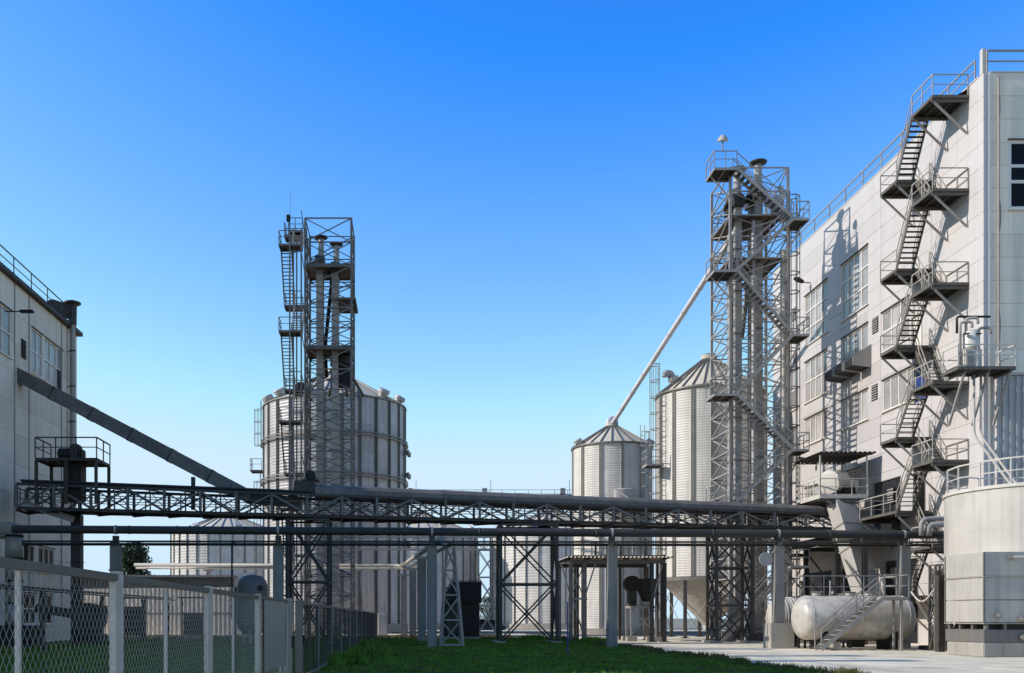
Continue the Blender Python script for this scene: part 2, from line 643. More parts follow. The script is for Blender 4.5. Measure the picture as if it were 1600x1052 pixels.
def corrugated(name, parent, p0, across, up, width, height, m, pitch=.3, depth=.06, normal=None):
    """trapezoid-profile sheet: p0 corner, across & up unit vectors, ribs running along up"""
    p0, across, up = Vector(p0), Vector(across), Vector(up)
    nrm = Vector(normal) if normal else across.cross(up)
    n = max(1, round(width / pitch))
    pt = width / n
    prof = []
    for i in range(n):
        x = i * pt
        prof += [(x, 0), (x + pt * .35, 0), (x + pt * .5, depth), (x + pt * .85, depth)]
    prof.append((width, 0))
    v, f = [], []
    for x, d in prof:
        b = across * x + nrm * d
        v += [b, b + up * height]
    for i in range(len(prof) - 1):
        f.append((2 * i, 2 * i + 2, 2 * i + 3, 2 * i + 1))
    # a second skin 2 mm behind so that the sheet has thickness
    k = len(v)
    for x, d in prof:
        b = across * x + nrm * (d - .004)
        v += [b, b + up * height]
    for i in range(len(prof) - 1):
        f.append((k + 2 * i, k + 2 * i + 1, k + 2 * i + 3, k + 2 * i + 2))
    return put(name, pymesh(name, v, f, m), parent, Matrix.Translation(p0))
# ================================================================== the ground
def sheet(name, x0, x1, y0, y1, z, m, nx=1, ny=1):
    v = [(x0 + (x1 - x0) * i / nx, y0 + (y1 - y0) * j / ny, z) for j in range(ny + 1) for i in range(nx + 1)]
    f = [(j * (nx + 1) + i, j * (nx + 1) + i + 1, (j + 1) * (nx + 1) + i + 1, (j + 1) * (nx + 1) + i) for j in range(ny) for i in range(nx)]
    return structure(name, pymesh(name, v, f, m))


LAWN_X = 11.7
sheet('ground', -2500, 2500, -60, 4000, -0.10, 'ground_soil')
yard = sheet('yard', -60, 60, 5, 135, -0.055, 'joint')
# yard slabs with joints, right of the lawn
ys = [20, 25.5, 31, 36.5, 42, 47.5, 53, 58.5, 64, 69.5, 75, 80.5, 86]
xs = [LAWN_X + .1, 18.4, 23.9, 29.4, 34.9, 40.4]
for i in range(len(xs) - 1):
    for j in range(len(ys) - 1):
        box('slab', yard, xs[i] + .02, xs[i + 1] - .02, ys[j] + .02, ys[j + 1] - .02, -0.045, random.uniform(-.004, .004), 'yard_concrete')
for j in range(9):
    for i in range(16):
        x = LAWN_X - 55 + 5.5 * i
        if j < 2 and x + 5.5 > LAWN_X:
            continue
        box('slab', yard, x + .02, x + 5.48, 76.6 + j * 6.4 + .02 + (9.9 if x > LAWN_X - .1 else 0), 76.6 + (j + 1) * 6.4 - .02 + (9.9 if x > LAWN_X - .1 else 0), -0.045, random.uniform(-.004, .004), 'yard_concrete')
road = sheet('road', -300, 300, 112, 128, -0.045, 'asphalt')
for y in (111.8, 128.05):
    box('kerb', road, -300, 300, y, y + .2, -.05, .09, 'concrete')
for y in (100.2, 101.7):
    o = bar('rail_track', None, (-60, y, .02), (60, y, .02), .07, 'steel_mid', .16)
    o['kind'] = 'structure'

# lawn: a gently uneven sheet and the blades that stand on it
LX0, LX1, LY0, LY1 = -24.0, LAWN_X, 12.0, 76.5
nx, ny = 60, 110


def lawn_z(x, y):
    return 0.035 * math.sin(x * .7 + 1.3) * math.sin(y * .43) + 0.02 * math.sin(x * 1.9 + y * 1.1)


def lawn_edge(y):
    return LAWN_X + .28 * math.sin(y * .55) + .16 * math.sin(y * 1.7 + 1) + .09 * math.sin(y * 4.1)


v, f = [], []
for j in range(ny + 1):
    y = LY0 + (LY1 - LY0) * j / ny
    for i in range(nx + 1):
        t = i / nx
        x = LX0 + (lawn_edge(y) - LX0) * t
        e = min(1, (1 - t) * 40) * min(1, (ny - j) / 3)
        v.append((x, y, 0.012 + e * (.03 + lawn_z(x, y))))
for j in range(ny):
    for i in range(nx):
        a = j * (nx + 1) + i
        f.append((a, a + 1, a + nx + 2, a + nx + 1))
lawn = structure('lawn', pymesh('lawn', v, f, 'lawn_soil', True))


def blades(name, label, n, sample, h0, h1, m, wid=.012):
    """tufts of narrow leaf faces; sample(n) -> x, y arrays"""
    x, y = sample(n)
    n = len(x)
    k = 3
    x = np.repeat(x, k) + rng.normal(0, .035, n * k)
    y = np.repeat(y, k) + rng.normal(0, .035, n * k)
    z = np.array([lawn_z(a, b) for a, b in zip(x, y)]) + .015
    N = n * k
    a = rng.uniform(0, math.tau, N)
    h = rng.uniform(h0, h1, N)
    lean = rng.uniform(.1, .6, N) * h
    la = rng.uniform(0, math.tau, N)
    w = wid * (1 + y / 30)
    V = np.empty((N, 3, 3))
    V[:, 0] = np.stack([x - np.cos(a) * w, y - np.sin(a) * w, z], 1)
    V[:, 1] = np.stack([x + np.cos(a) * w, y + np.sin(a) * w, z], 1)
    V[:, 2] = np.stack([x + np.cos(la) * lean, y + np.sin(la) * lean, z + h], 1)
    me = bpy.data.meshes.new(name)
    me.from_pydata(V.reshape(-1, 3).tolist(), [], np.arange(N * 3).reshape(-1, 3).tolist())
    me.materials.append(MATS[m])
    o = put(name, me, None)
    o['kind'] = 'stuff'
    o['label'] = label
    o['category'] = 'grass'
    return o


def s_lawn(n):
    y = 18 + 58 * rng.random(n) ** 1.4
    x = rng.uniform(-23, 11.6, n)
    keep = (x / y > -.45) & (x < 11.45)
    return x[keep], y[keep]


blades('grass', 'short dark green lawn grass beside the mesh fence', 52000, s_lawn, .05, .13, 'grass_blade')


def s_edge(n):
    y = rng.uniform(20, 76, n)
    return np.array([lawn_edge(b) for b in y]) - np.abs(rng.normal(0, .25, n)), y


blades('edge_grass', 'longer grass along the edge of the concrete yard', 4500, s_edge, .06, .26, 'edge_blade', .013)


def s_far(n):
    return rng.uniform(-24, 8, n), 76.3 - np.abs(rng.normal(0, 2.2, n))


blades('dry_grass', 'dry yellowish grass in the sun at the far lawn edge', 7000, s_far, .10, .32, 'dry_grass', .014)


def s_clump(n):
    c = rng.choice([[9.0, 69], [11.6, 60], [4, 73], [-1.8, 40], [-2.4, 33], [-2.2, 52]], n)
    return c[:, 0] + rng.normal(0, .4, n), c[:, 1] + rng.normal(0, .8, n)


blades('weeds', 'rough weeds round the post feet at the lawn edge', 1500, s_clump, .15, .5, 'grass_blade', .02)

# ================================================================== building on the right
BX, BY0, BY1, BZ = 29.9, 50.0, 79.0, 30.0
bld = thing('factory_building', 'tall white panel clad factory building with the zigzag fire stair', 'building', (BX, BY0, 0))
box('wall', bld, BX + .14, 62, BY0 + .14, BY1 - .14, 0, BZ - .1, 'wall_core')
holes = []
wins = [  # u0, u1, v0, v1, columns, rows
    (62.6, 66.5, 22.1, 26.0, [1, 1, .9, .9], [1, 1, 1]), (68.7, 72.6, 22.1, 25.9, [1, 1, .9, .9], [1, 1, 1]),
    (57.4, 60.8, 18.4, 20.9, [1, 1, 1], [1, 1]), (62.6, 66.5, 18.4, 20.9, [1, 1, .9, .9], [1]),
    (68.7, 72.6, 17.8, 20.9, [1, 1, .9, .9], [1, 1]), (73.9, 76.6, 17.8, 20.9, [1, 1], [1, 1]),
    (56.8, 60.7, 14.6, 16.6, [1, 1, 1, 1], [1]), (62.6, 66.5, 14.6, 16.6, [1, 1, .9, .9], [1]),
    (68.7, 72.6, 14.6, 16.6, [1, 1, .9, .9], [1]), (73.9, 76.6, 13.6, 16.4, [1, 1], [1]),
    (63.6, 66.0, 8.2, 11.6, [1, 1], [1, 1]), (68.6, 72.6, 8.8, 11.4, [1, 1, 1], [1])]
for w in wins:
    holes.append(w[:4])
doors = [(58.4, 61.9, 6.2, 10.3), (55.6, 57.0, 7.8, 10.2), (56.0, 57.2, 17.3, 19.5), (55.4, 56.9, 14.3, 16.6),
         (62.0, 66.5, .1, 5.0), (68.0, 73.0, .1, 5.0), (56.4, 60.4, .1, 5.2)]
holes += doors


def pick_r(i, j, u, v):
    if 60.9 < u < 62.6:
        return 'bright_panel' if v > 15.2 else 'grey_panel'
    if u < 55:
        return 'bright_panel' if (j * 7 + i) % 5 else 'white_panel'
    if 13 < v < 22 and u > 61:
        return ('white_panel', 'grey_panel', 'white_panel')[(i + j) % 3]
    if v < 13:
        return 'grey_panel' if (i + 2 * j) % 4 == 0 else 'white_panel'
    return 'white_panel' if (i * 3 + j) % 4 == 0 else 'bright_panel'


rows = [i * 1.2 for i in range(26)]
clad(bld, 'x', BX + .14, -1, [BY0, 55, 60.9, 66.8, 73.3, BY1], rows, holes, pick_r)
for (u0, u1, v0, v1, nu, nv) in wins:
    window(bld, 'x', BX + .14, -1, u0, u1, v0, v1, nu, nv, 'glass_pale')
# dark gate, doors and glazed ground floor
for k, (u0, u1, v0, v1) in enumerate(doors):
    g = sub('door', bld, (BX, (u0 + u1) / 2, v0))
    dm = ('dark_opening', 'glass_dark', 'frame_white', 'blue_paint', 'dark_opening', 'dark_opening', 'dark_opening')[k]
    wall_box('door_leaf', g, 'x', BX + .14, -1, u0 + .06, u1 - .06, v0, v1 - .06, .02, .06, dm)
    for u in (u0 + .03, u1 - .03):
        wall_box('door_frame', g, 'x', BX + .14, -1, u - .03, u + .03, v0, v1, .01, .16, 'steel_light')
    wall_box('door_frame', g, 'x', BX + .14, -1, u0 + .06, u1 - .06, v1 - .06, v1, .012, .157, 'steel_light')
    if k >= 4:
        n = 3
        for i in range(1, n):
            u = u0 + (u1 - u0) * i / n
            wall_box('mullion', g, 'x', BX + .14, -1, u - .04, u + .04, v0, v1 - .07, .061, .12, 'steel')
        wall_box('transom', g, 'x', BX + .14, -1, u0 + .07, u1 - .07, 2.5, 2.58, .061, .115, 'steel')
# louvred vents in the wall
for (u, z) in ((61.6, 20.4), (61.7, 16.1), (74.6, 25.2), (74.4, 21.6), (59.6, 9.2)):
    g = sub('louvre', bld, (BX, u, z))
    wall_box('louvre_back', g, 'x', BX, -1, u - .38, u + .38, z - .5, z + .5, .002, .03, 'steel_dark')
    for i in range(6):
        wall_box('slat', g, 'x', BX, -1, u - .36, u + .36, z - .45 + i * .16, z - .38 + i * .16, .031, .075, 'steel_light')
# front wall
fr_win = (31.2, 35.2, 22.9, 26.5)
fr_rows = [i * 1.2 for i in range(26)]
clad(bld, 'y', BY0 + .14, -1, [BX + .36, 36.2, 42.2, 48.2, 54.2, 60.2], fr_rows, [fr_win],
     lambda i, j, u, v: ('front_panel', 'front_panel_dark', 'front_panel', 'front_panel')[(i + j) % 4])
window(bld, 'y', BY0 + .14, -1, *fr_win, [1, 1, 1], [1.1, .62, 1], 'glass_dark', fw=.16)
# rounded corner trim, parapet cap, downpipe and a loose cable
v, f = [], []
for i in range(9):
    a = math.pi + i * math.pi / 16
    v += [(BX + .36 + .37 * math.cos(a), BY0 + .36 + .37 * math.sin(a), 0), (BX + .36 + .37 * math.cos(a), BY0 + .36 + .37 * math.sin(a), BZ)]
f = [(2 * i, 2 * i + 2, 2 * i + 3, 2 * i + 1) for i in range(8)]
put('corner_trim', pymesh('corner_trim', v, f, 'bright_panel', True), bld)
box('parapet_cap', bld, BX - .03, BX + .32, BY0 + .4, BY1, BZ + .002, BZ + .07, 'paint_white')
box('parapet_cap', bld, BX + .33, 62, BY0 - .03, BY0 + .30, BZ + .002, BZ + .075, 'paint_white')
box('roof', bld, BX + .33, 61.9, BY0 + .31, BY1, BZ - .095, BZ + .02, 'wall_core')
cyl('downpipe', bld, BX + .72, BY0 - .09, 6, BZ - .3, .055, 'steel_light', 'tube')
pts = [(PX(1560, 50) + .05 * math.sin(z * .9) + .04 * math.sin(z * 2.3), BY0 - .06, z) for z in np.arange(BZ - .1, 9, -.35)]
sweep('cable', bld, pts, .022, 'rope_cable', 6)
corrugated('corrugated_cladding', bld, (BX + .42, BY0 - .06, 4.0), (1, 0, 0), (0, 0, 1), 12, 10.2, 'galvanised', .34, .09, (0, -1, 0))
box('flashing', bld, BX + .4, BX + 12.5, BY0 - .2, BY0 - .002, 14.21, 14.3, 'steel_light')
# roof railing
railing(bld, [(BX + .15, BY1 - .2, BZ + .07), (BX + .15, BY0 + 1.0, BZ + .07)], 1.15, 'steel_light', .06, 2.6)
railing(bld, [(BX + .25, BY0 + .12, BZ + .075), (BX + 20, BY0 + .12, BZ + .075)], 1.15, 'steel_light', .07, 3)
box('corner_post', bld, BX + .06, BX + .24, BY0 + .2, BY0 + .45, BZ + .08, BZ + 1.4, 'paint_white')
# dark hoods over the air intakes
for k, y in enumerate((62.8, 64.3, 65.8)):
    g = sub('intake_hood', bld, (BX, y, 18.5))
    prism('hood_shell', g, [(BX - .01, 19.3), (BX - 1.15, 18.5), (BX - 1.15, 18.05), (BX - .01, 17.9)], 'y', y - .6, y + .6, 'black')
    for s in (-.63, .63):
        prism('hood_cheek', g, [(BX - .012, 19.36), (BX - 1.21, 18.52), (BX - 1.21, 18.0), (BX - .012, 17.84)], 'y', y + s - .028, y + s + .028, 'steel_light')
# wall lamps on short arms
for (y, z) in ((71.6, 26.6), (70.6, 13.0)):
    g = sub('wall_lamp', bld, (BX, y, z))
    bar('lamp_arm', g, (BX, y, z), (BX - .6, y, z + .05), .07, 'steel_dark', shape='tube')
    M, L = frame_of((BX - .5, y, z + .05), (BX - 1.3, y - .1, z + .35))
    lathe('lamp_head', g, [(.06, 0), (.14, .1), (.2, .5), (.12, .8), (.02, .85)], 'steel_dark', M, 14)

# ================================================================== building on the left
LX, LY_END, LZ = -24.27, 70.0, 22.2
lb = thing('panel_building', 'grey panel clad building in shade with the sloping conveyor duct', 'building', (LX, LY_END, 0))
box('wall', lb, -60, LX - .14, 25.14, LY_END - .14, 0, LZ - .1, 'wall_core')
k = 70.0 / 66.0
lwins = [(58.1 * k, 59.9 * k, 17.4, 20.3, [1, 1], [1, 1]), (60.2 * k, 63.3 * k, 17.4, 20.3, [1, 1, 1], [1, 1]),
         (53.6, 58.5, 17.4, 20.3, [1, 1, 1, 1], [1, 1]), (46, 51, 17.4, 20.3, [1, 1, 1, 1], [1, 1]),
         (60.4, 62.2, 4.6, 6.3, [1, 1], [1]), (62.8, 65.6, 4.6, 6.3, [1, 1, 1], [1]),
         (60.4, 62.4, 1.2, 3.2, [1, 1], [1, 1]), (62.8, 65.4, 1.2, 3.2, [1, 1], [1, 1])]
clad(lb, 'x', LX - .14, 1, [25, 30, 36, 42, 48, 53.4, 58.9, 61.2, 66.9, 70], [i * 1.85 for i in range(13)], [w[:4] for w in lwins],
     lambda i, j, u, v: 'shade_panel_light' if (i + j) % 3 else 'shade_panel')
for n_, (u0, u1, v0, v1, nu, nv) in enumerate(lwins):
    window(lb, 'x', LX - .14, 1, u0, u1, v0, v1, nu, nv,
           (lambda i, j, n_=n_: 'dark_opening' if (n_ == 1 and i == 2 and j == 0) else 'glass_pale') if n_ < 4 else 'glass_dark')
clad(lb, 'y', LY_END - .14, 1, [-60, -54, -48, -42, -36, -30, LX - .01], [i * 1.85 for i in range(13)], [],
     lambda i, j, u, v: 'white_panel')
box('roof', lb, -60, LX + .35, 25, LY_END + .3, LZ + .002, LZ + .22, 'steel_mid')
corrugated('roof_edge', lb, (LX + .36, 25, LZ + .18), (0, 1, 0), (-1, 0, 0), LY_END + .3 - 25, 3, 'blue_paint', .3, .09, (0, 0, 1))
railing(lb, [(LX + .1, 26, LZ + .28), (LX + .1, LY_END - .5, LZ + .28)], 1.15, 'steel_mid', .05, 2.8)
for u in (56.0, 58.95, 61.2, 66.9):
    wall_box('cover_strip', lb, 'x', LX, 1, u - .06, u + .06, 2, 17 if u < 58 else LZ - .02, .002, .05, 'steel_light')
g = sub('louvre', lb, (LX, 60.3, 18.3))
wall_box('louvre_back', g, 'x', LX, 1, 59.95, 60.65, 17.9, 19.1, .002, .03, 'black')
for i in range(7):
    wall_box('slat', g, 'x', LX, 1, 59.97, 60.63, 17.95 + i * .165, 18.02 + i * .165, .031, .09, 'steel_dark')
g = sub('wall_lamp', lb, (LX, 58, 20.0))
bar('lamp_arm', g, (LX, 57.6, 20.0), (LX + 1.3, 57.6, 20.0), .07, 'steel_dark', shape='tube')
bevel_box('lamp_head', g, LX + .9, LX + 1.7, 57.45, 57.75, 19.92, 20.08, 'steel_dark', .03)
for (y, z) in ((33.9, 26.5), (38.6, 26.7), (47.3, 26.3)):
    g = sub('roof_stack', lb, (LX - 1.3, y, LZ))
    cyl('stack_pipe', g, LX - 1.3, y, LZ + .222, z, .62, 'steel')
    lathe('stack_cap', g, [(.63, 0), (.85, .15), (.85, .3), (.4, .5)], 'steel_mid', Matrix.Translation((LX - 1.3, y, z)), 20)
# flue up the corner
fl = thing('flue_stack', 'silver flue pipe with flared cap at the corner of the shaded building', 'flue', (LX + .36, 68.1, 9.0))
cyl('flue_pipe', fl, LX + .36, 68.1, 9.0, 23.6, .19, 'stainless')
for z in (11, 13, 15.5, 18, 20.5):
    cyl('band', fl, LX + .36, 68.1, z, z + .07, .215, 'steel_dark')
    bar('wall_bracket', fl, (LX, 68.1, z + .03), (LX + .2, 68.1, z + .03), .05, 'steel_dark')
lathe('flue_cap', fl, [(.28, 0), (.30, 1.35), (.58, 1.5), (.58, 1.58), (.25, 1.7)], 'steel_mid', Matrix.Translation((LX + .36, 68.1, 22.4)), 24)
prism('fan_housing', fl, [(LX - 1.3, 23.3), (LX + .3, 22.8), (LX + .3, 23.7), (LX - .9, 24.1), (LX - 1.3, 24.0)], 'y', 67.7, 68.5, 'steel_dark')


# ================================================================== silos
def silo(name, label, cx, cy, r, z0, z1, apex, nsec, tiers, period=.2, amp=.02, m='galvanised', rings=(), base_h=0.0,
         rib=.13, pairs=True, vents=0, vent_z=.3, roof_m='roof_sheet', group='grain silos', collar=True, rib_m='silo_rib'):
    t = thing(name, label, 'silo', (cx, cy, 0), group)
    dth = math.tau / nsec
    hs = (z1 - z0) / tiers
    n_arc = 4
    rows_ = max(2, int(hs / period) * 4)
    v, f = [], []
    for j in range(rows_ + 1):
        z = hs * j / rows_ * .999
        rr = r + amp * math.sin(j / 4 * math.tau)
        for i in range(n_arc + 1):
            a = dth * i / n_arc
            v.append((rr * math.cos(a), rr * math.sin(a), z))
    for j in range(rows_):
        for i in range(n_arc):
            a = j * (n_arc + 1) + i
            f.append((a, a + 1, a + n_arc + 2, a + n_arc + 1))
    sh = pymesh('wall_sheet', v, f, m, True)
    C = Matrix.Translation((cx, cy, 0))
    off = random.uniform(0, dth)
    for k in range(nsec):
        R = Matrix.Rotation(k * dth + off, 4, 'Z')
        for q in range(tiers):
            put('wall_sheet', sh, t, C @ R @ Matrix.Translation((0, 0, z0 + q * hs)))
        for s in ((-.6, .6) if pairs else (0,)):
            a = k * dth + off + s * rib * 1.5 / r
            d = Vector((math.cos(a), math.sin(a), 0))
            p = Vector((cx, cy, z0)) + d * (r + amp + rib * .35)
            M = Matrix.Translation(p) @ Matrix.Rotation(a, 4, 'Z') @ Matrix.Diagonal((rib, rib * .8, z1 - z0, 1))
            put('stiffener', unit_mesh('channel', rib_m), t, M)
    # roof: one sloping sheet and one rib per sector
    ro, ri = r + .12, max(.55, r * .09)
    v = []
    for i in range(n_arc + 1):
        a = dth * i / n_arc
        v.append((ro * math.cos(a), ro * math.sin(a), -.05))
        v.append((ri * math.cos(a), ri * math.sin(a), apex))
    f = [(2 * i, 2 * i + 2, 2 * i + 3, 2 * i + 1) for i in range(n_arc)]
    rs = pymesh('roof_panel', v, f, roof_m)
    for k in range(nsec):
        put('roof_panel', rs, t, C @ Matrix.Rotation(k * dth + off, 4, 'Z') @ Matrix.Translation((0, 0, z1)))
        for s in ((0, .5) if nsec < 20 else (0,)):
            a = (k + s) * dth + off
            d = Vector((math.cos(a), math.sin(a), 0))
            bar('roof_rib', t, Vector((cx, cy, z1 + .02)) + d * ro, Vector((cx, cy, z1 + apex + .06)) + d * ri, .06, 'silo_rib', .14)
    lathe('eave_ring', t, [(r + .05, -.12), (r + .17, -.12), (r + .17, .02), (r + .05, .02)], 'silo_rib', Matrix.Translation((cx, cy, z1)), 48, False)
    if collar:
        lathe('roof_collar', t, [(ri + .08, 0), (ri + .08, .45), (ri * .8, .55)], roof_m, Matrix.Translation((cx, cy, z1 + apex - .05)), 24)
    for z in rings:
        g = sub('wind_ring', t, (cx, cy, z))
        lathe('ring_tube', g, [(r + .18, -.05), (r + .36, -.05), (r + .36, .07), (r + .18, .07), (r + .18, -.05)], 'silo_rib', Matrix.Translation((cx, cy, z)), 56, False)
        lathe('ring_tube', g, [(r + .18, .28), (r + .30, .28), (r + .30, .38), (r + .18, .38), (r + .18, .28)], 'silo_rib', Matrix.Translation((cx, cy, z)), 56, False)
    if base_h:
        lathe('foundation', t, [(r + .35, 0), (r + .35, base_h), (r - .3, base_h + .02)], 'concrete', Matrix.Translation((cx, cy, 0)), 48)
    for i in range(vents):
        a = -math.pi / 2 + (i - (vents - 1) / 2) * (2.6 / max(1, vents - 1)) + .1 * random.uniform(-1, 1)
        d = Vector((math.cos(a), math.sin(a), 0))
        rr = r * (1 - vent_z * .3)
        p = Vector((cx, cy, z1 + apex * (1 - (rr - ri) / (ro - ri)) - .05)) + d * rr
        ax = (d * .55 + Vector((0, 0, 1))).normalized()
        M, L = frame_of(p, p + ax)
        s = .42 if r < 5 else .62
        lathe('roof_vent', t, [(s * .7, 0), (s * .7, s * .55), (s, s * .55), (s, s * 1.15), (s * .9, s * 1.25)], 'galvanised', M, 20)
    return t


# big flat-bottomed silo behind the tower on the left
S1 = silo('grain_silo', 'big dark galvanised silo with two wind rings behind the open tower', PX(523, 105), 105, 7.7, 1.0, 24.4, 4.0, 26, 8,
          period=.32, amp=.022, m='galvanised', rings=(20.3, 16.1), base_h=1.0, rib=.12, vents=6)
x1 = S1.location.x
deck(S1, x1 - 9.0, x1 - 7.75, 103.6, 105.2, 17.6, 'steel', name='platform')
railing(S1, [(x1 - 7.8, 103.6, 17.6), (x1 - 9.0, 103.6, 17.6), (x1 - 9.0, 105.2, 17.6)], 1.2, 'steel', .05, .9)
ladder(S1, (x1 - 8.0, 104.6, 20.2), 25.3, (-1, 0, 0), (0, 1, 0), .5, 'steel_light', 20.4)
ladder(S1, (x1 - 8.0, 104.2, 1.0), 17.6, (-1, 0, 0), (0, 1, 0), .5, 'steel_light', 3.4)
for z in (19.4, 17.0, 14.5, 12.0, 9.5):
    for a in (-.2, -.05):
        d = Vector((math.cos(a), math.sin(a), 0))
        p = Vector((x1, 105, z)) + d * 7.9
        lathe('aeration_cap', S1, [(.15, 0), (.3, .2), (.3, .4), (.1, .45)], 'silo_rib', frame_of(p, p + d)[0], 12)

# hopper silo behind the elevator tower
bx, by = PX(1108, 79), 79.0
S2 = silo('hopper_silo', 'tall bright corrugated silo on legs behind the elevator tower', bx, by, 4.2, 4.9, 19.9, 2.9, 16, 6,
          period=.2, amp=.014, m='galvanised_bright', rib=.10, rib_m='silo_rib_light', vents=2, vent_z=.8)
lathe('hopper', S2, [(4.15, 0), (1.0, -3.3), (.5, -3.9), (.5, -4.2)], 'galvanised', Matrix.Translation((bx, by, 4.9)), 32)
lathe('ring_beam', S2, [(4.05, -.3), (4.38, -.3), (4.38, 0), (4.05, 0)], 'steel', Matrix.Translation((bx, by, 4.88)), 40, False)
lp = []
for k in range(10):
    a = k * math.tau / 10 + .2
    p = Vector((bx + 4.25 * math.cos(a), by + 4.25 * math.sin(a), 0))
    lp.append(p)
    bar('leg', S2, p, p + Vector((0, 0, 4.6)), .24, 'steel', shape='ibeam')
    box('foot_plate', S2, p.x - .3, p.x + .3, p.y - .3, p.y + .3, .006, .06, 'steel_dark')
for k in range(10):
    a, b = lp[k], lp[(k + 1) % 10]
    up = Vector((0, 0, 1))
    bar('brace', S2, a + up * .4, b + up * 4.3, .06, 'steel_light', shape='tube')
    if k % 2:
        bar('brace', S2, b + up * .4, a + up * 4.3, .06, 'steel_light', shape='tube')
ladder(S2, (bx - 4.45, by - 1.2, 4.6), 22.2, (-1, 0, 0), (0, 1, 0), .5, 'steel_light', 6.5)
deck(S2, bx - 5.6, bx - 4.3, by - 2.0, by - .4, 14.0, 'steel_light', name='platform')
railing(S2, [(bx - 4.4, by - 2.0, 14.0), (bx - 5.6, by - 2.0, 14.0), (bx - 5.6, by - .4, 14.0)], 1.1, 'steel_light', .05, .8)
M, L = frame_of((bx - 3.2, by - 1.0, 21.1), (bx - 3.2, by - 1.0, 22.1))
sweep('gooseneck_vent', S2, rounded([(bx - 3.3, by - .8, 20.8), (bx - 3.3, by - .8, 21.5), (bx - 3.85, by - 1.0, 21.5), (bx - 3.85, by - 1.0, 21.2)], .35), .28, 'galvanised')

# smaller silo that the long spout feeds
cx, cy = PX(956, 95), 95.0
S3 = silo('grain_silo', 'small pale silo with the long feed pipe on its roof cap', cx, cy, 3.85, .6, 18.4, 2.1, 12, 7,
          period=.22, amp=.016, m='galvanised_bright', rib=.11, rib_m='silo_rib_light', base_h=.6, vents=2, vent_z=.25)
ladder(S3, (cx + 2.2, cy - 3.45, 3), 20.0, (.5, -.85, 0), (.85, .5, 0), .55, 'steel_light', 5)
p = Vector((cx + .35, cy - 3.85, 13.2))
M = Matrix.Translation(p)
lathe('access_hatch', S3, [(.15, -1.2), (.95, -.6), (1.0, .6), (.85, .7)], 'galvanised', Matrix.Translation(p) @ Matrix.Diagonal((1, .5, 1, 1)), 16)
deck(S3, cx - .9, cx + 2.4, cy - 5.2, cy - 4.1, 11.7, 'steel_light', name='platform')
railing(S3, [(cx - .9, cy - 4.2, 11.7), (cx - .9, cy - 5.2, 11.7), (cx + 2.4, cy - 5.2, 11.7)], 1.1, 'steel_light', .05, 1.1)
bar('stay', S3, (cx - 1.2, cy - 4.0, 14.3), (cx + .5, cy - 5.2, 12.8), .09, 'steel_light')

# row of big low silos in the distance
S4 = silo('grain_silo', 'pale low wide silo with ribbed cone roof left of the big dark silo', PX(356, 150), 150, 8.6, .8, 14.6, 3.2, 30, 4,
          period=.4, amp=.03, m='galvanised_bright', base_h=.8, rib=.16, pairs=False, vents=4)
S5 = silo('grain_silo', 'far low silo seen below the bridge right of the big dark silo', PX(655, 150), 150, 9.0, .8, 14.6, 3.4, 30, 4,
          period=.4, amp=.03, base_h=.8, rib=.16, pairs=False, vents=4)
S6 = silo('grain_silo', 'far low silo half in shadow behind the lattice bridge support', PX(860, 148), 148, 9.2, .8, 14.6, 3.4, 30, 4,
          period=.4, amp=.03, m='galvanised_bright', base_h=.8, rib=.16, pairs=False, vents=4)
# conveyor that runs above the far silos
fc = thing('silo_top_conveyor', 'distant covered conveyor running level above the far silos', 'conveyor', (PX(770, 150), 150, 18))
xa, xb = PX(560, 150), PX(905, 150)
box('conveyor_case', fc, xa, xb, 149.5, 150.5, 20.4, 20.9, 'steel')
box('walkway', fc, xa, xb, 148.6, 149.45, 20.25, 20.35, 'steel_dark')
railing(fc, [(xa, 148.6, 20.35), (xb, 148.6, 20.35)], 1.1, 'steel', .06, 2.0)
for px in (655, 860):
    for s in (-2, 2):
        box('support_leg', fc, PX(px, 150) + s - .12, PX(px, 150) + s + .12, 149.8, 150.1, 16.3, 20.4, 'steel')
for px in (641, 757, 879):
    bevel_box('drive_motor', fc, PX(px, 150) - .4, PX(px, 150) + .4, 149.6, 150.3, 20.9, 21.9, 'housing_paint', .08)
    bar('lamp_post', fc, (PX(px, 150) + .9, 149, 20.9), (PX(px, 150) + .9, 149, 23.0), .07, 'steel')
UP = Vector((0, 0, 1))


# ================================================================== fire stair on the tall building
fs = thing('fire_stair', 'zigzag steel fire stair climbing the tall white building to its roof', 'stair', (28.9, 54, 0))
XO, XM, XI = 27.95, 28.92, 29.84          # outer edge, middle, wall side
N0, N1, F0, F1 = 51.3, 53.4, 55.1, 57.0   # near landing and far landing along the wall
lev = [29.55, 26.76, 24.56, 21.66, 19.54, 17.25, 14.27, 12.0, 10.07, 7.77, 5.5, 2.9]


def bracket(t, x0, x1, y, z, drop):
    bar('bracket', t, (x0, y, z - .25), (x1, y, z - .25), .10, 'stair_paint', .14)
    bar('bracket', t, (x0 + .1, y, z - .3), (x1, y, z - drop), .09, 'steel_light', .09)


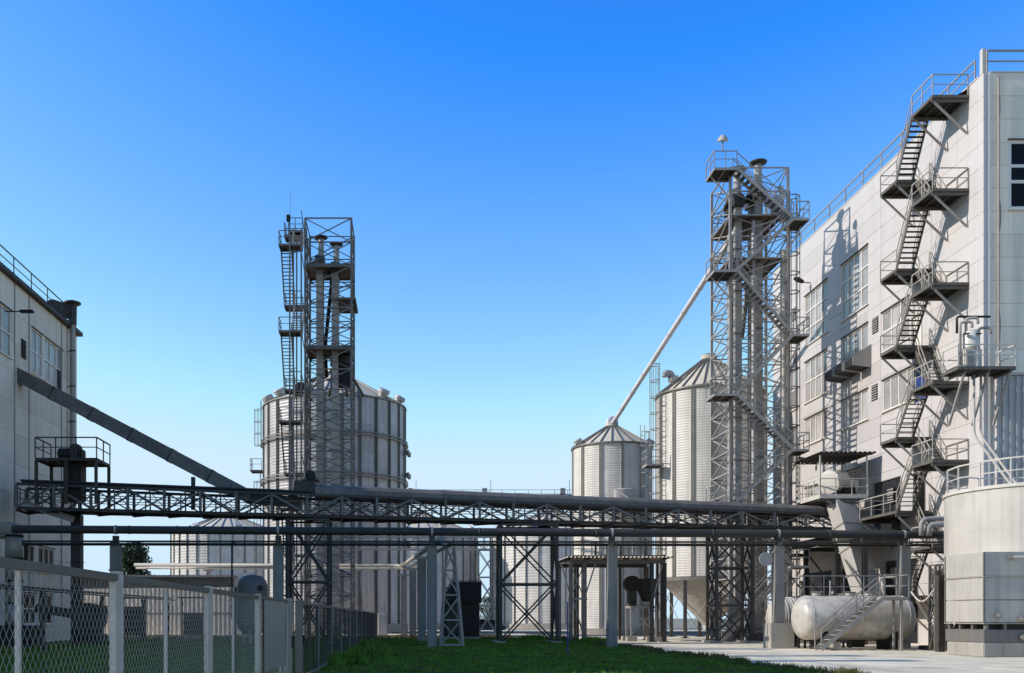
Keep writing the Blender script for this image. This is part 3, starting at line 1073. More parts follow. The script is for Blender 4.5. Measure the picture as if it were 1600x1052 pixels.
for i, z in enumerate(lev):
    if i % 2 == 0:
        top = i == 0
        deck(fs, XO, XI, N0, N1, z)
        if top:
            railing(fs, [(XO, N1, z), (XO, N0, z), (XI, N0, z)], 1.1)
        else:
            railing(fs, [(XO, N1, z), (XO, N0, z), (XI, N0, z), (XI, N1, z)], 1.1)
        bracket(fs, XO, XI, N1 - .1, z, 2.0)
        bracket(fs, XO, XI, N0 + .1, z, 2.0)
    else:
        far = F1 if i != 9 else 59.6
        deck(fs, XO, XI, F0, far, z)
        railing(fs, [(XO, F0, z), (XO, far, z), (XI, far, z)], 1.1)
        bracket(fs, XO, XI, far - .15, z, 2.0)
        bracket(fs, XO, XI, F0 + .1, z, 2.0)
for i in range(len(lev) - 1):
    hi, lo = lev[i], lev[i + 1]
    if i % 2 == 0:       # outer flight: near landing down to far landing
        flight(fs, (XO, F0, lo), (XO, N1, hi), (1, 0, 0), XM - XO - .04, tread_m='steel_dark', rise=.235, rail_m='rail_paint')
    else:                # inner flight: far landing down to near landing
        flight(fs, (XM + .02, N1, lo), (XM + .02, F0, hi), (1, 0, 0), XI - XM - .04, tread_m='stair_paint', rise=.22, rail_m='rail_paint')
flight(fs, (XM + .02, N0 + .6, 0), (XM + .02, F0, 2.9), (1, 0, 0), XI - XM - .04, tread_m='steel')
# short steps up to the roof
bar('gangway', fs, (XI - .5, N0 + .5, lev[0] + .05), (BX + .4, N0 + .5, BZ + .1), .9, 'steel_dark', .05)

# ================================================================== valve platform round the building corner
vp = thing('valve_platform', 'bracketed steel platform round the building corner carrying the pump cabinet', 'platform', (30, 49, 14.3))
deck(vp, 27.6, 30.5, 48.3, 49.75, 14.27, 'stair_paint')
railing(vp, [(27.6, 49.7, 14.27), (27.6, 48.3, 14.27), (30.5, 48.3, 14.27), (30.5, 49.7, 14.27)], 1.1, 'paint_white', .05, 1.1)
for x in (28.0, 29.2, 30.3):
    bar('bracket', vp, (x, 48.4, 14.1), (x, 49.85, 11.6), .10, 'steel_light')
    bar('bracket', vp, (x, 48.35, 14.05), (x, 49.85, 14.05), .10, 'steel', .14)
pc = thing('pump_cabinet', 'white cabinet with curved pipes on the corner platform', 'cabinet', (28.65, 49, 14.3))
bevel_box('cabinet', pc, 28.20, 29.10, 48.75, 49.45, 14.28, 15.3, 'paint_white', .05)
lathe('vessel', pc, [(.34, 0), (.42, .1), (.42, .8), (.30, .98), (.1, 1.05)], 'paint_white', Matrix.Translation((28.70, 49.1, 15.3)), 20)
box('door_panel', pc, 28.30, 28.65, 48.72, 48.748, 14.4, 15.15, 'steel_light')
for k, (x, z) in enumerate(((28.10, 16.7), (28.40, 16.9), (29.05, 16.4))):
    sweep('pipe', pc, rounded([(x, 49.0, 14.5), (x, 49.0, z), (x + .55, 48.9, z), (x + .55, 48.9, z - .3)], .18), .07, 'steel_light', 8)
for x in (28.25, 28.85):
    lathe('hand_wheel', pc, [(.13, 0), (.17, .02), (.13, .04)], 'steel_dark', Matrix.Translation((x, 48.7, 16.0)), 12)
sweep('header_pipe', pc, rounded([(28.05, 49.2, 16.2), (28.05, 49.2, 17.05), (29.75, 49.2, 17.05)], .15), .06, 'steel_dark', 8)
dn = thing('drain_pipes', 'pair of slanting pipes from the corner platform down to the vertical tank', 'pipe', (29, 48, 9))
for k, dx in enumerate((0, .35)):
    sweep('pipe', dn, rounded([(28.75 + dx, 48.9, 14.0), (28.75 + dx, 48.9, 10.9), (28.3 + dx * .8, 44.9, 7.6), (28.3 + dx * .8, 44.9, 7.08)], .4), .06, 'rail_paint', 10)

# ================================================================== lattice towers
def lattice(t, x0, x1, y0, y1, zs, m='steel', leg=.2, brace=.09, faces='fblr', single=False, leg_shape='box', g_m=None, mid=False):
    cs = [(x0, y0), (x1, y0), (x1, y1), (x0, y1)]
    for (x, y) in cs:
        for a, b in zip(zs, zs[1:]):
            pass
        box('leg', t, x - leg / 2, x + leg / 2, y - leg / 2, y + leg / 2, zs[0], zs[-1], m)
    edges = {'f': (0, 1), 'r': (1, 2), 'b': (2, 3), 'l': (3, 0)}
    for fc_ in faces:
        a, b = (Vector((*cs[i], 0)) for i in edges[fc_])
        for j, (za, zb) in enumerate(zip(zs, zs[1:])):
            bar('girt', t, a + UP * zb, b + UP * zb, brace * 1.25, g_m or m, shape='angle')
            if mid:
                zm = (za + zb) / 2
                bar('girt', t, a + UP * zm, b + UP * zm, brace, g_m or m, shape='angle')
            d = (b - a).normalized() * leg * .2
            n_ = Vector((d.y, -d.x, 0)).normalized() * brace * .3
            bar('brace', t, a + d + n_ + UP * (za + .05), b - d + n_ + UP * (zb - .05), brace, m, shape='angle')
            if not single:
                bar('brace', t, b - d - n_ + UP * (za + .05), a + d - n_ + UP * (zb - .05), brace, m, shape='angle')


def elevator(name, label, x, y, ztop, w=.46, m='steel_light', gap=1.25, group='bucket elevators'):
    """bucket elevator: two casings, boot, head with discharge and vent stack"""
    t = thing(name, label, 'elevator', (x, y, 0), group)
    for s in (0, 1):
        g = sub('casing', t, (x, y + s * gap, 0))
        n = 10
        for i in range(n):
            z0, z1 = .9 + (ztop - 2.3) * i / n, .9 + (ztop - 2.3) * (i + 1) / n
            box('casing_section', g, x - w / 2, x + w / 2, y + s * gap - .2, y + s * gap + .2, z0 + .005, z1 - .005, m)
            box('flange', g, x - w / 2 - .05, x + w / 2 + .05, y + s * gap - .25, y + s * gap + .25, z1 - .03, z1 + .03, 'steel')
    bevel_box('boot', t, x - w / 2 - .1, x + w / 2 + .1, y - .4, y + gap + .4, .006, .9, 'steel', .05)
    zt = ztop - 1.4
    prism('head', t, [(y - .45, zt), (y + gap + .45, zt), (y + gap + .45, zt + .6), (y + gap * .5 + .4, zt + 1.15), (y + gap * .5 - .4, zt + 1.15), (y - .45, zt + .6)], 'x', x - w / 2 - .12, x + w / 2 + .12, 'steel_mid')
    cyl('vent_stack', t, x + .1, y + .35, zt + 1.0, zt + 2.6, .26, 'steel_light')
    lathe('stack_cap', t, [(.25, 0), (.58, .12), (.60, .20), (.2, .26)], 'steel_mid', Matrix.Translation((x + .1, y + .35, zt + 2.6)), 24)
    bevel_box('motor', t, x - .75, x - w / 2 - .13, y + .2, y + .8, zt + .1, zt + .55, 'steel_dark', .08)
    return t


# ---- elevator tower on the right
TX0, TX1, TY0, TY1 = PX(1141, 65), PX(1231, 65), 65.0, 69.0
zs = [0, 2.85, 5.7, 8.6, 11.5, 14.4, 17.3, 20.2, 23.1, 26.0, 28.9, 32.1]
rt = thing('elevator_tower', 'tall open lattice elevator tower beside the white building', 'tower', (TX0, TY0, 0))
zd = [z for a, b in zip(zs, zs[1:]) for z in (a, (a + b) / 2)] + [zs[-1]]
lattice(rt, TX0, TX1, TY0, TY1, zd, 'steel_light', .16, .065)
for x in (TX0, TX1):
    for y in (TY0, TY1):
        box('foot_plate', rt, x - .35, x + .35, y - .35, y + .35, .006, .08, 'concrete')
# zigzag stair across its front
SX0, SX1, SY0, SY1 = PX(1148, 64.3), PX(1236, 64.3), 63.85, 64.75
rl = [('L', 31.57), ('R', 28.22), ('L', 24.78), ('R', 20.51), ('L', 16.54), ('R', 12.85), ('L', 9.36), ('R', 5.09)]
for k, (s, z) in enumerate(rl):
    if s == 'L':
        x0, x1 = PX(1113, 64.3), SX0
        deck(rt, x0, x1, SY0, SY1 + .9, z, 'steel_light', name='platform')
        railing(rt, [(x1, SY0, z), (x0, SY0, z), (x0, SY1 + .9, z)], 1.1, 'steel_light', .05, .8)
        bar('bracket', rt, (x0 + .1, SY1 + .2, z - .1), (TX0, SY1 + .2, z - 1.6), .08, 'steel_light')
    else:
        x0, x1 = SX1, PX(1260, 64.3)
        deck(rt, x0, x1, SY0, SY1 + .9, z, 'steel_light', name='platform')
        railing(rt, [(x0 + .2, SY0, z), (x1, SY0, z), (x1, SY1 + .9, z)], 1.1, 'steel_light', .05, .8)
        bar('bracket', rt, (x1 - .1, SY1 + .2, z - .1), (TX1, SY1 + .2, z - 1.8), .08, 'steel_light')
for k in range(len(rl) - 1):
    (s0, z0), (s1, z1) = rl[k], rl[k + 1]
    if s0 == 'L':
        flight(rt, (SX1, SY0, z1), (SX0, SY0, z0), (0, 1, 0), SY1 - SY0, 'steel_light', 'steel', rise=.25, rr=.05)
    else:
        flight(rt, (SX0, SY0, z1), (SX1, SY0, z0), (0, 1, 0), SY1 - SY0, 'steel_light', 'steel', rise=.25, rr=.05)
flight(rt, (SX0 - 1.0, SY0, 0), (SX1, SY0, 5.09), (0, 1, 0), SY1 - SY0, 'steel_light', 'steel', rise=.25, rr=.05)
# decks inside the tower
for z, mm in ((28.9, 'rust_deck'), (26.0, 'steel'), (8.6, 'steel_mid')):
    if z:
        deck(rt, TX0 + .1, TX1 - .3, TY0 + .15, TY1 + .3, z + .1, 'rust_deck' if mm == 'rust_deck' else 'steel', mm, 'head_deck')
        railing(rt, [(TX0 + .1, TY0 + .2, z + .1), (TX0 + .1, TY1 + .3, z + .1), (TX1 - .3, TY1 + .3, z + .1)], 1.1, 'steel', .05, 1.2)
# caged ladder on the right leg
ladder(rt, (TX1 + .2, TY0 + .4, .2), 30.6, (1, 0, 0), (0, 1, 0), .45, 'steel', 3.0)
# lamp on the top corner
lamp = thing('floodlight', 'round floodlight on the top corner rail of the elevator tower', 'lamp', P(1127, 222, 64.3))
lp0 = P(1127, 222, 64.3)
bar('lamp_stem', lamp, (lp0.x, 64.0, 32.7), (lp0.x, 64.0, 33.5), .07, 'steel_light')
lathe('lamp_shade', lamp, [(.05, .32), (.16, .30), (.30, .12), (.36, 0), (.34, -.06)], 'housing_paint', Matrix.Translation((lp0.x, 64.0, 33.45)) @ Matrix.Rotation(.35, 4, 'X'), 24)
e1 = elevator('bucket_elevator', 'bucket elevator casing nearest the spout side of the elevator tower', PX(1152.5, 66), 66.0, 31.2)
e2 = elevator('bucket_elevator', 'bucket elevator with mushroom stack in the middle of the elevator tower', PX(1185, 66), 66.0, 31.7)
fd = thing('dust_filter', 'small rounded dust filter near the top of the elevator tower', 'filter', PX(1217, 66.5) * Vector((1, 0, 0)) + Vector((0, 66.5, 29.8)))
lathe('filter_drum', fd, [(.2, 0), (.42, .25), (.42, 1.5), (.2, 1.75)], 'galvanised_bright', Matrix.Translation((PX(1214, 66.5), 66.5, 29.1)), 20)
cyl('filter_pipe', fd, PX(1221, 66.5), 66.5, 29.0, 31.5, .16, 'galvanised_bright')
cyl('conveying_pipe', rt, PX(1178, 65.4), 65.5, 3, 28.7, .13, 'galvanised', 'tube')
cyl('conveying_pipe', rt, PX(1224, 65.6), 65.6, 3, 26.7, .2, 'galvanised_bright')
# spouts inside the tower
sp2 = thing('transfer_spout', 'jointed spout bending down inside the elevator tower', 'spout', P(1150, 370, 67))
sweep('spout_pipe', sp2, rounded([(PX(1157, 67), 67.4, 29.0), (PX(1157, 67), 67.4, 26.4), (PX(1143, 67), 67.0, 24.7), (PX(1143, 67), 67.0, 21.9)], .5), .19, 'steel_light')
sweep('spout_pipe', sp2, [(PX(1176, 67), 67.4, 26.7), (PX(1165, 67), 67.8, 21.4)], .17, 'steel_light')
# the long spout to the small silo
sp = thing('long_spout', 'long slanting feed pipe from the elevator tower to the small pale silo', 'spout', (cx, cy, 21))
a, b = Vector((cx, cy - .1, 20.75)), P(1150, 362, 66.4)
n = 9
for i in range(n):
    p, q = a.lerp(b, i / n), a.lerp(b, (i + 1) / n)
    bar('spout_pipe', sp, p, q, .42, 'spout_metal', shape='round')
    if i:
        d = (b - a).normalized()
        bar('coupling', sp, p - d * .06, p + d * .06, .47, 'spout_metal', shape='round')
M, L = frame_of((cx, cy - .5, 21.0), (cx, cy + .5, 21.0))
lathe('swivel_disc', sp, [(.45, 0), (.52, .05), (.52, .85), (.45, .9)], 'spout_metal', M, 28)

# ---- the tower on the left
QX0, QX1, QY0, QY1 = PX(477, 84), PX(549, 84), 84.0, 88.0
zs = [0, 3.6, 7.2, 10.8, 14.4, 18.0, 21.6, 25.2, 28.8, 32.4, 36.6]
lt = thing('elevator_tower', 'slim open lattice elevator tower in front of the big dark silo', 'tower', (QX0, QY0, 0))
zd = [z for a, b in zip(zs, zs[1:]) for z in (a, (a + b) / 2)] + [zs[-1]]
lattice(lt, QX0, QX1, QY0, QY1, zd, 'steel', .18, .08)
for z in (30.0, 23.2, 33.0):
    pass
for z in (32.7, 25.5):
    deck(lt, QX0, QX1, QY0 + .15, QY1, z, 'steel', 'rust_deck', 'head_deck')
    railing(lt, [(QX1 - .1, QY0 + .2, z), (QX1 - .1, QY1, z), (QX0, QY1, z)], 1.1, 'steel', .05, 1.2)
deck(lt, QX1 - 1.7, QX1 + .3, QY0 + 1, QY1 + 1, 30.0, 'steel', 'steel_mid', 'side_deck')
LO, LM, LI = PX(438, 82), PX(438, 82) + .93, PX(438, 82) + 1.84
n0, n1, f0, f1 = 81.0, 82.4, 84.6, 86.0
llev = [35.4, 33.2, 29.2, 25.9, 21.8, 18.3, 14.4, 10.9, 7.2, 3.6]
for i, z in enumerate(llev):
    if i % 2:      # near landing
        deck(lt, LO, LI, n0, n1, z, 'steel')
        railing(lt, [(LO, n1, z), (LO, n0, z), (LI, n0, z), (LI, n1, z)], 1.1, 'steel', .05, .9)
    else:
        deck(lt, LO, LI, f0, f1, z, 'steel')
        railing(lt, [(LO, f0, z), (LO, f1, z), (LI, f1, z)], 1.1, 'steel', .05, .9)
for i in range(len(llev) - 1):
    hi, lo = llev[i], llev[i + 1]
    if i % 2:
        flight(lt, (LO, f0, lo), (LO, n1, hi), (1, 0, 0), LM - LO - .03, 'steel', 'steel', rise=.26, rr=.05)
    else:
        flight(lt, (LM + .03, n1, lo), (LM + .03, f0, hi), (1, 0, 0), LI - LM - .03, 'steel_light', 'steel_light', rise=.26, rr=.05)
for (x, y) in ((LM, n0), (LM, f1), (LM, (n1 + f0) / 2), (LI + .06, n0), (LI + .06, f1)):
    box('stair_post', lt, x - .06, x + .06, y - .06, y + .06, 0, 35.5 if y > n0 else 34.4, 'steel')
for z in [2 + 3.4 * i for i in range(10)]:
    bar('brace', lt, (LM, n0, z), (LM, f1, z + 1.7), .06, 'steel', shape='angle')
    bar('brace', lt, (LI + .06, n0, z + 3.4), (LI + .06, f1, z + 1.7), .06, 'steel', shape='angle')
    bar('girt', lt, (LM, n0, z), (LI + .06, n0, z), .06, 'steel', shape='angle')
    bar('girt', lt, (LI + .06, f1, z), (QX0, QY1, z), .06, 'steel', shape='angle')
deck(lt, PX(450, 84), PX(472, 84), 84.2, 85.6, 35.6, 'steel', name='lookout')
railing(lt, [(PX(472, 84), 84.2, 35.6), (PX(450, 84), 84.2, 35.6), (PX(450, 84), 85.6, 35.6)], 1.1, 'steel', .05, .8)
bar('aerial', lt, (PX(453, 84), 84.3, 35.6), (PX(453, 84), 84.3, 39.0), .025, 'steel_dark', shape='tube')
bevel_box('floodlight', lt, PX(451, 84) - .2, PX(451, 84) + .15, 83.9, 84.15, 36.3, 36.9, 'steel_dark', .05)
e3 = elevator('bucket_elevator', 'bucket elevator by the stair side of the slim tower', PX(500, 86), 85.6, 34.3, .57, 'steel_light')
e4 = elevator('bucket_elevator', 'bucket elevator on the silo side of the slim tower', PX(524, 86), 85.6, 33.7, .57, 'steel_light')
sp3 = thing('transfer_spout', 'thin dark spout hanging between the casings of the slim tower', 'spout', P(512, 430, 87))
sweep('spout_pipe', sp3, rounded([P(519, 430, 87), P(517, 455, 87), P(508, 540, 87), P(510, 590, 88)], .8), .17, 'steel_dark')
hd = thing('distributor', 'dark spout distributor on the deck above the big silo roof', 'distributor', P(533, 575, 89))
q = P(533, 575, 86.8)
lathe('distributor_cone', hd, [(.25, 1.6), (.95, .9), (1.0, .2), (.5, -.2)], 'steel_dark', Matrix.Translation(q), 20)
for dx in (-.7, .1, .8):
    bar('spout_pipe', hd, q + Vector((dx * .6, 0, .1)), Vector((q.x + dx * 2.2, 92, 22.9)), .28, 'steel_mid', shape='round')
box('distributor_stand', hd, q.x - .9, q.x + .9, q.y - .6, q.y + .6, 22.52, q.z - .25, 'steel_dark')
mf = thing('round_motor', 'round dark drive motor on the stair side of the big silo eave', 'motor', P(470, 607, 88.5))
q = P(470, 607, 88.5)
M, L = frame_of(q + Vector((0, -.6, 0)), q + Vector((0, .6, 0)))
lathe('motor_drum', mf, [(.3, 0), (.48, .06), (.48, 1.1), (.3, 1.2)], 'steel_dark', M, 20)
box('motor_seat', mf, q.x - .6, q.x + .6, q.y - .6, q.y + .6, q.z - .62, q.z - .46, 'steel_mid')
bar('motor_arm', mf, (q.x, q.y, q.z - .54), (QX0 - .1, QY1, q.z - .54), .12, 'steel_mid')

# ================================================================== conveyor bridge across the picture
br = thing('conveyor_bridge', 'long dark lattice conveyor bridge crossing between the two buildings', 'bridge', (0, 62, 7.5))
A2, B2 = Vector((PX(34, 57.5), 57.5)), Vector((PX(1294, 63), 63.0))
dirv = (B2 - A2).normalized()
nrm2 = Vector((-dirv.y, dirv.x))
LB = (B2 - A2).length
HW = 1.05


def s_of(px):      # distance along the bridge of a photo column
    k = (px - VX) / F
    return (k * A2.y - A2.x) / (dirv.x - k * dirv.y)


def bp(s, off, z):
    p = A2 + dirv * s + nrm2 * off
    return Vector((p.x, p.y, z))


def zb(s):
    return 7.95 - .70 * s / LB


def zt(s):
    return 9.50 - 1.22 * s / LB


npan = 24
for off, mm in ((-HW, 'steel_mid'), (HW, 'steel_mid')):
    for i in range(npan):
        s0, s1 = LB * i / npan, LB * (i + 1) / npan
        bar('bottom_chord', br, bp(s0, off, zb(s0) + .12), bp(s1, off, zb(s1) + .12), .14, mm, .17, 'ibeam')
        bar('top_chord', br, bp(s0, off, zt(s0)), bp(s1, off, zt(s1)), .14, mm, .16, 'box')
        bar('post', br, bp(s0, off, zb(s0) + .2), bp(s0, off, zt(s0)), .15, 'steel', shape='channel')
        if i % 2:
            bar('diagonal', br, bp(s0, off, zt(s0) - .05), bp(s1, off, zb(s1) + .2), .11, 'steel', shape='angle')
        else:
            bar('diagonal', br, bp(s0, off, zb(s0) + .2), bp(s1, off, zt(s1) - .05), .11, 'steel', shape='angle')
        if off > 0:
            bar('diagonal', br, bp(s0, off - .1, zb(s0) + .2 if i % 2 else zt(s0) - .05), bp(s1, off - .1, zt(s1) - .05 if i % 2 else zb(s1) + .2), .08, 'steel_mid', shape='angle')
            bar('inner_post', br, bp(s0 + .35 * (s1 - s0), .8, zb(s0) + .2), bp(s0 + .35 * (s1 - s0), .8, zt(s0)), .07, 'steel')
            bar('cross_beam', br, bp(s0, -HW, zb(s0) + .02), bp(s0, HW, zb(s0) + .05), .12, 'steel_dark', .14)
            bar('deck_plate', br, bp(s0 + .01, .1, zb(s0) + .18), bp(s1 - .01, .1, zb(s1) + .18), 1.5, 'steel_dark', .04)
            bar('cross_tie', br, bp(s0, -HW, zt(s0) + .05), bp(s1, HW, zt(s1) + .05), .07, 'steel_mid')
            bar('cross_tie', br, bp(s0, HW, zb(s0) - .02), bp(s1, -HW, zb(s1) - .02), .07, 'steel_dark')
            bar('inner_brace', br, bp(s0, .25, zb(s0) + .3), bp((s0 + s1) / 2, .25, zt(s0)), .05, 'steel_mid')
            bar('inner_brace', br, bp((s0 + s1) / 2, .25, zt(s0)), bp(s1, .25, zb(s1) + .3), .05, 'steel_mid')
            bar('inner_post', br, bp((s0 + s1) / 2, .5, zb(s0) + .3), bp((s0 + s1) / 2, .5, zt(s0)), .08, 'steel_light')
    bar('hand_rail', br, bp(0, off * .6, zb(0) + 1.05), bp(LB, off * .6, zb(LB) + .85), .05, 'steel')
    bar('hand_rail', br, bp(0, off * .6, zb(0) + .7), bp(LB, off * .6, zb(LB) + .6), .04, 'steel')
# hood over the conveyor, from the drive to the far end
s0, s1 = s_of(492), LB
nh = 17
hv = [(-.62, 0), (-.62, .30), (-.48, .50), (-.22, .60), (.22, .60), (.48, .50), (.62, .30), (.62, 0)]
for i in range(nh):
    a, b = s0 + (s1 - s0) * i / nh, s0 + (s1 - s0) * (i + 1) / nh - .012
    v = []
    for s in (a, b):
        for off, h in hv:
            v.append(bp(s, off - .3, zt(s) + .10 + h * (1.0 - .2 * (s - s0) / (s1 - s0))))
    k = len(hv)
    f = [(j, j + 1, k + j + 1, k + j) for j in range(k - 1)] + [tuple(range(k)), tuple(range(2 * k - 1, k - 1, -1))]
    put('hood_section', pymesh('hood_section', v, f, 'steel'), br)
bar('conveyor_trough', br, bp(s0, -.3, zt(s0) + .02), bp(s1, -.3, zt(s1) + .02), 1.0, 'steel_dark', .14)
# pipes lying on the left part of the bridge
for off, dz in ((-.95, .22), (-.6, .18), (.4, .2)):
    bar('service_pipe', br, bp(.2, off, zt(0) + dz), bp(s0 - .3, off, zt(s0) + dz), .14, 'pipe_paint', shape='round')
# end frame at the building on the left
railing(br, [bp(-.1, -HW, zb(0) + .3), bp(-.1, HW, zb(0) + .3)], 1.1, 'steel_mid', .05, 1.0)
bar('raking_beam', br, (PX(36, 56.7), 56.5, PZ(786, 56.5)), (PX(114, 57.7), 57.9, PZ(812, 57.9)), .2, 'steel_light', .36, 'ibeam')
# drive unit at the start of the hood
dv = thing('conveyor_drive', 'dark drive motor and gearbox on the bridge where its hood begins', 'motor', bp(s_of(480), -.3, zt(s_of(480))))
sd = s_of(480)
q = bp(sd, -.3, zt(sd) + .12)
bevel_box('gearbox', dv, q.x - .75, q.x + .55, q.y - .5, q.y + .5, q.z, q.z + .8, 'steel_mid', .06)
M, L = frame_of(q + Vector((.25, -.55, 1.1)), q + Vector((.25, .5, 1.1)))
lathe('motor_drum', dv, [(.2, 0), (.32, .05), (.32, 1.0), (.2, 1.05)], 'steel_dark', M, 18)
box('motor_seat', dv, q.x - .3, q.x + .75, q.y - .45, q.y + .45, q.z + .81, q.z + .86, 'steel_mid')


# ---- bridge supports
def support(name, label, s, wide, deep, top, leg=.18, br_=.1, m='steel_mid', levels=3):
    c = bp(s, 0, 0)
    t = thing(name, label, 'support', c, 'bridge supports')
    zz = [0.02 + (top - .02) * i / levels for i in range(levels + 1)]
    lattice(t, c.x - wide / 2, c.x + wide / 2, c.y - deep / 2, c.y + deep / 2, zz, m, leg, br_)
    for x in (-1, 1):
        for y in (-1, 1):
            box('footing', t, c.x + x * wide / 2 - .3, c.x + x * wide / 2 + .3, c.y + y * deep / 2 - .3, c.y + y * deep / 2 + .3, .0, .16, 'concrete')
    return t


support('bridge_support', 'dark lattice support of the bridge beside the mesh fence', s_of(483), 2.5, 1.9, zb(s_of(483)) - .1, levels=2)
support('bridge_support', 'dark lattice support of the bridge in front of the half shadowed silo', s_of(823), 3.5, 2.2, zb(s_of(823)) - .1, levels=2)
support('bridge_support', 'slim lattice support of the bridge under the elevator tower', s_of(1140), 2.3, 1.9, zb(s_of(1140)) - .1, levels=3)
cl = thing('bridge_column', 'square steel column under the bridge at the shaded building', 'column', (PX(121, 59.1), 59.1, 0))
box('column_shaft', cl, PX(113, 59.1), PX(128, 59.1), 58.8, 59.4, 0, 7.95, 'steel_mid')
for z in (2.5, 5.0):
    box('column_band', cl, PX(113, 59.1) - .03, PX(128, 59.1) + .03, 58.77, 59.43, z, z + .06, 'steel_dark')

# ---- motor platform above the bridge at the left building
mp_ = thing('motor_platform', 'railed motor platform standing on the bridge by the shaded building', 'platform', (PX(108, 57.6), 59.2, 8.3))
x0, x1 = PX(62, 57), PX(157, 57)
deck(mp_, x0, x1, 56.3, 58.8, 11.0, 'steel_mid', 'steel_dark')
railing(mp_, [(x0, 58.8, 11.0), (x0, 56.3, 11.0), (x1, 56.3, 11.0), (x1, 58.8, 11.0)], 1.2, 'steel_mid', .06, 1.2)
for x in (x0 + .05, (x0 + x1) / 2, x1 - .05):
    for y in (56.35, 58.75):
        box('leg', mp_, x - .08, x + .08, y - .08, y + .08, 8.3, 10.84, 'steel_mid')
bevel_box('chute_box', mp_, PX(103, 57.6), PX(130, 57.6), 57.1, 58.2, 8.6, 10.82, 'steel_dark', .05)
mo = thing('geared_motor', 'dark geared motor on the railed platform by the shaded building', 'motor', (PX(100, 57.6), 57.6, 11))
bevel_box('gearbox', mo, PX(112, 57.6), PX(126, 57.6), 57.2, 58.0, 11.005, 12.0, 'steel_mid', .08)
M, L = frame_of((PX(91, 57.6), 57.6, 11.45), (PX(112, 57.6) - .002, 57.6, 11.45))
lathe('motor_drum', mo, [(.2, 0), (.34, .08), (.34, L - .1), (.3, L)], 'steel_dark', M, 18)
bevel_box('guard', mo, PX(126.5, 57.6), PX(132, 57.6), 57.1, 57.9, 11.005, 11.7, 'steel_dark', .06)
box('motor_foot', mo, PX(92, 57.6), PX(111, 57.6), 57.4, 57.8, 11.003, 11.14, 'steel_dark')

# ---- sloping duct from the left building to the bridge
du = thing('sloping_duct', 'grey square conveyor duct sloping from the shaded building down to the bridge', 'duct', (LX, 57.5, 16))
a, b = Vector((LX - .3, 59.8, PZ(584, 59.8))), P(392, 778, 58.9)
n = 6
for i in range(n):
    p, q = a.lerp(b, i / n), a.lerp(b, (i + 1) / n)
    d = (q - p).normalized() * .004
    bar('duct_section', du, p + d, q - d, .85, 'steel', .82)
    if i:
        dd = (b - a).normalized() * .04
        bar('flange', du, p - dd, p + dd, .90, 'steel_mid', .87)
c = P(470, 786, 59.3)
bar('duct_section', du, b - (b - a).normalized() * .1, b.lerp(c, .35), .80, 'steel_mid', .7)
bar('duct_section', du, b.lerp(c, .33), c, .76, 'steel_mid', .6)
st = P(303, 735, 58.7)
bar('stay', du, (st.x, 58.5, 8.2), (st.x, 58.5, st.z - .45), .22, 'steel_mid', shape='ibeam')

# ================================================================== main pipe line on concrete pillars
PD = 51.0
pl = thing('main_pipeline', 'thick grey pipe running level across the yard on concrete pillars', 'pipe', (0, PD, 6))
za, zb_ = PZ(827, PD), PZ(836, PD)
xa, xb = PX(20, PD), PX(1478, PD)
n = 8
for i in range(n):
    p = Vector((xa + (xb - xa) * i / n, PD, za + (zb_ - za) * i / n))
    q = Vector((xa + (xb - xa) * (i + 1) / n, PD, za + (zb_ - za) * (i + 1) / n))
    bar('pipe_section', pl, p, q, .43, 'pipe_paint', shape='round')
    if i:
        bar('weld_collar', pl, p - Vector((.05, 0, 0)), p + Vector((.05, 0, 0)), .46, 'pipe_paint', shape='round')
for k, (y, dz, r, lab) in enumerate(((PD - .5, 846, .055, 'upper thin pipe running below the thick pipe line'), (PD + .45, 850.5, .08, 'lower dark pipe running below the thick pipe line'))):
    t = thing('service_pipe', lab, 'pipe', (0, y, PZ(dz, y)))
    for i in range(6):
        x0, x1 = PX(35, y) + (PX(1476, y) - PX(35, y)) * i / 6, PX(35, y) + (PX(1476, y) - PX(35, y)) * (i + 1) / 6
        bar('pipe_section', t, (x0, y, PZ(dz, y) - .05 * i / 6), (x1, y, PZ(dz, y) - .05 * (i + 1) / 6), 2 * r, 'pipe_paint' if k == 0 else 'steel_dark', shape='tube')
names = ['concrete pillar under the thick pipe near the shaded building', 'concrete pillar under the thick pipe beside the mesh fence support',
         'concrete pillar under the thick pipe at the end of the pillar row', 'tall concrete pillar on the lawn edge in front of the open shelter',
         'pillar on the big concrete block by the horizontal tank', 'pillar under the thick pipe behind the horizontal tank platform']
for px, lab in zip((181, 435, 675, 956, 1216, 1412), names):
    x = PX(px, PD)
    t = thing('pipe_pillar', lab, 'pillar', (x, PD, 0), 'pillars under the main pipe')
    top = PZ(853, PD)
    zl = .0 if px != 1216 else 1.35
    bevel_box('shaft', t, x - .26, x + .26, PD - .26, PD + .26, zl + .002, top, 'pillar_concrete', .03)
    bar('cross_arm', t, (x, PD - .75, top + .08), (x, PD + .75, top + .08), .18, 'steel_mid', .14)
    bar('saddle', t, (x, PD, top + .16), (x, PD, PZ(831, PD) - .22), .3, 'steel_mid', .22)
    lathe('pipe_clamp', t, [(.222, -.06), (.245, -.06), (.245, .06), (.222, .06)], 'steel_light', Matrix.Translation((x, PD, za + (zb_ - za) * (x - xa) / (xb - xa))) @ Matrix.Rotation(math.pi / 2, 4, 'Y'), 24, False)
    if px == 1216:
        bevel_box('block', t, x - .62, x + .62, PD - .62, PD + .5, .0, 1.35, 'concrete', .03)

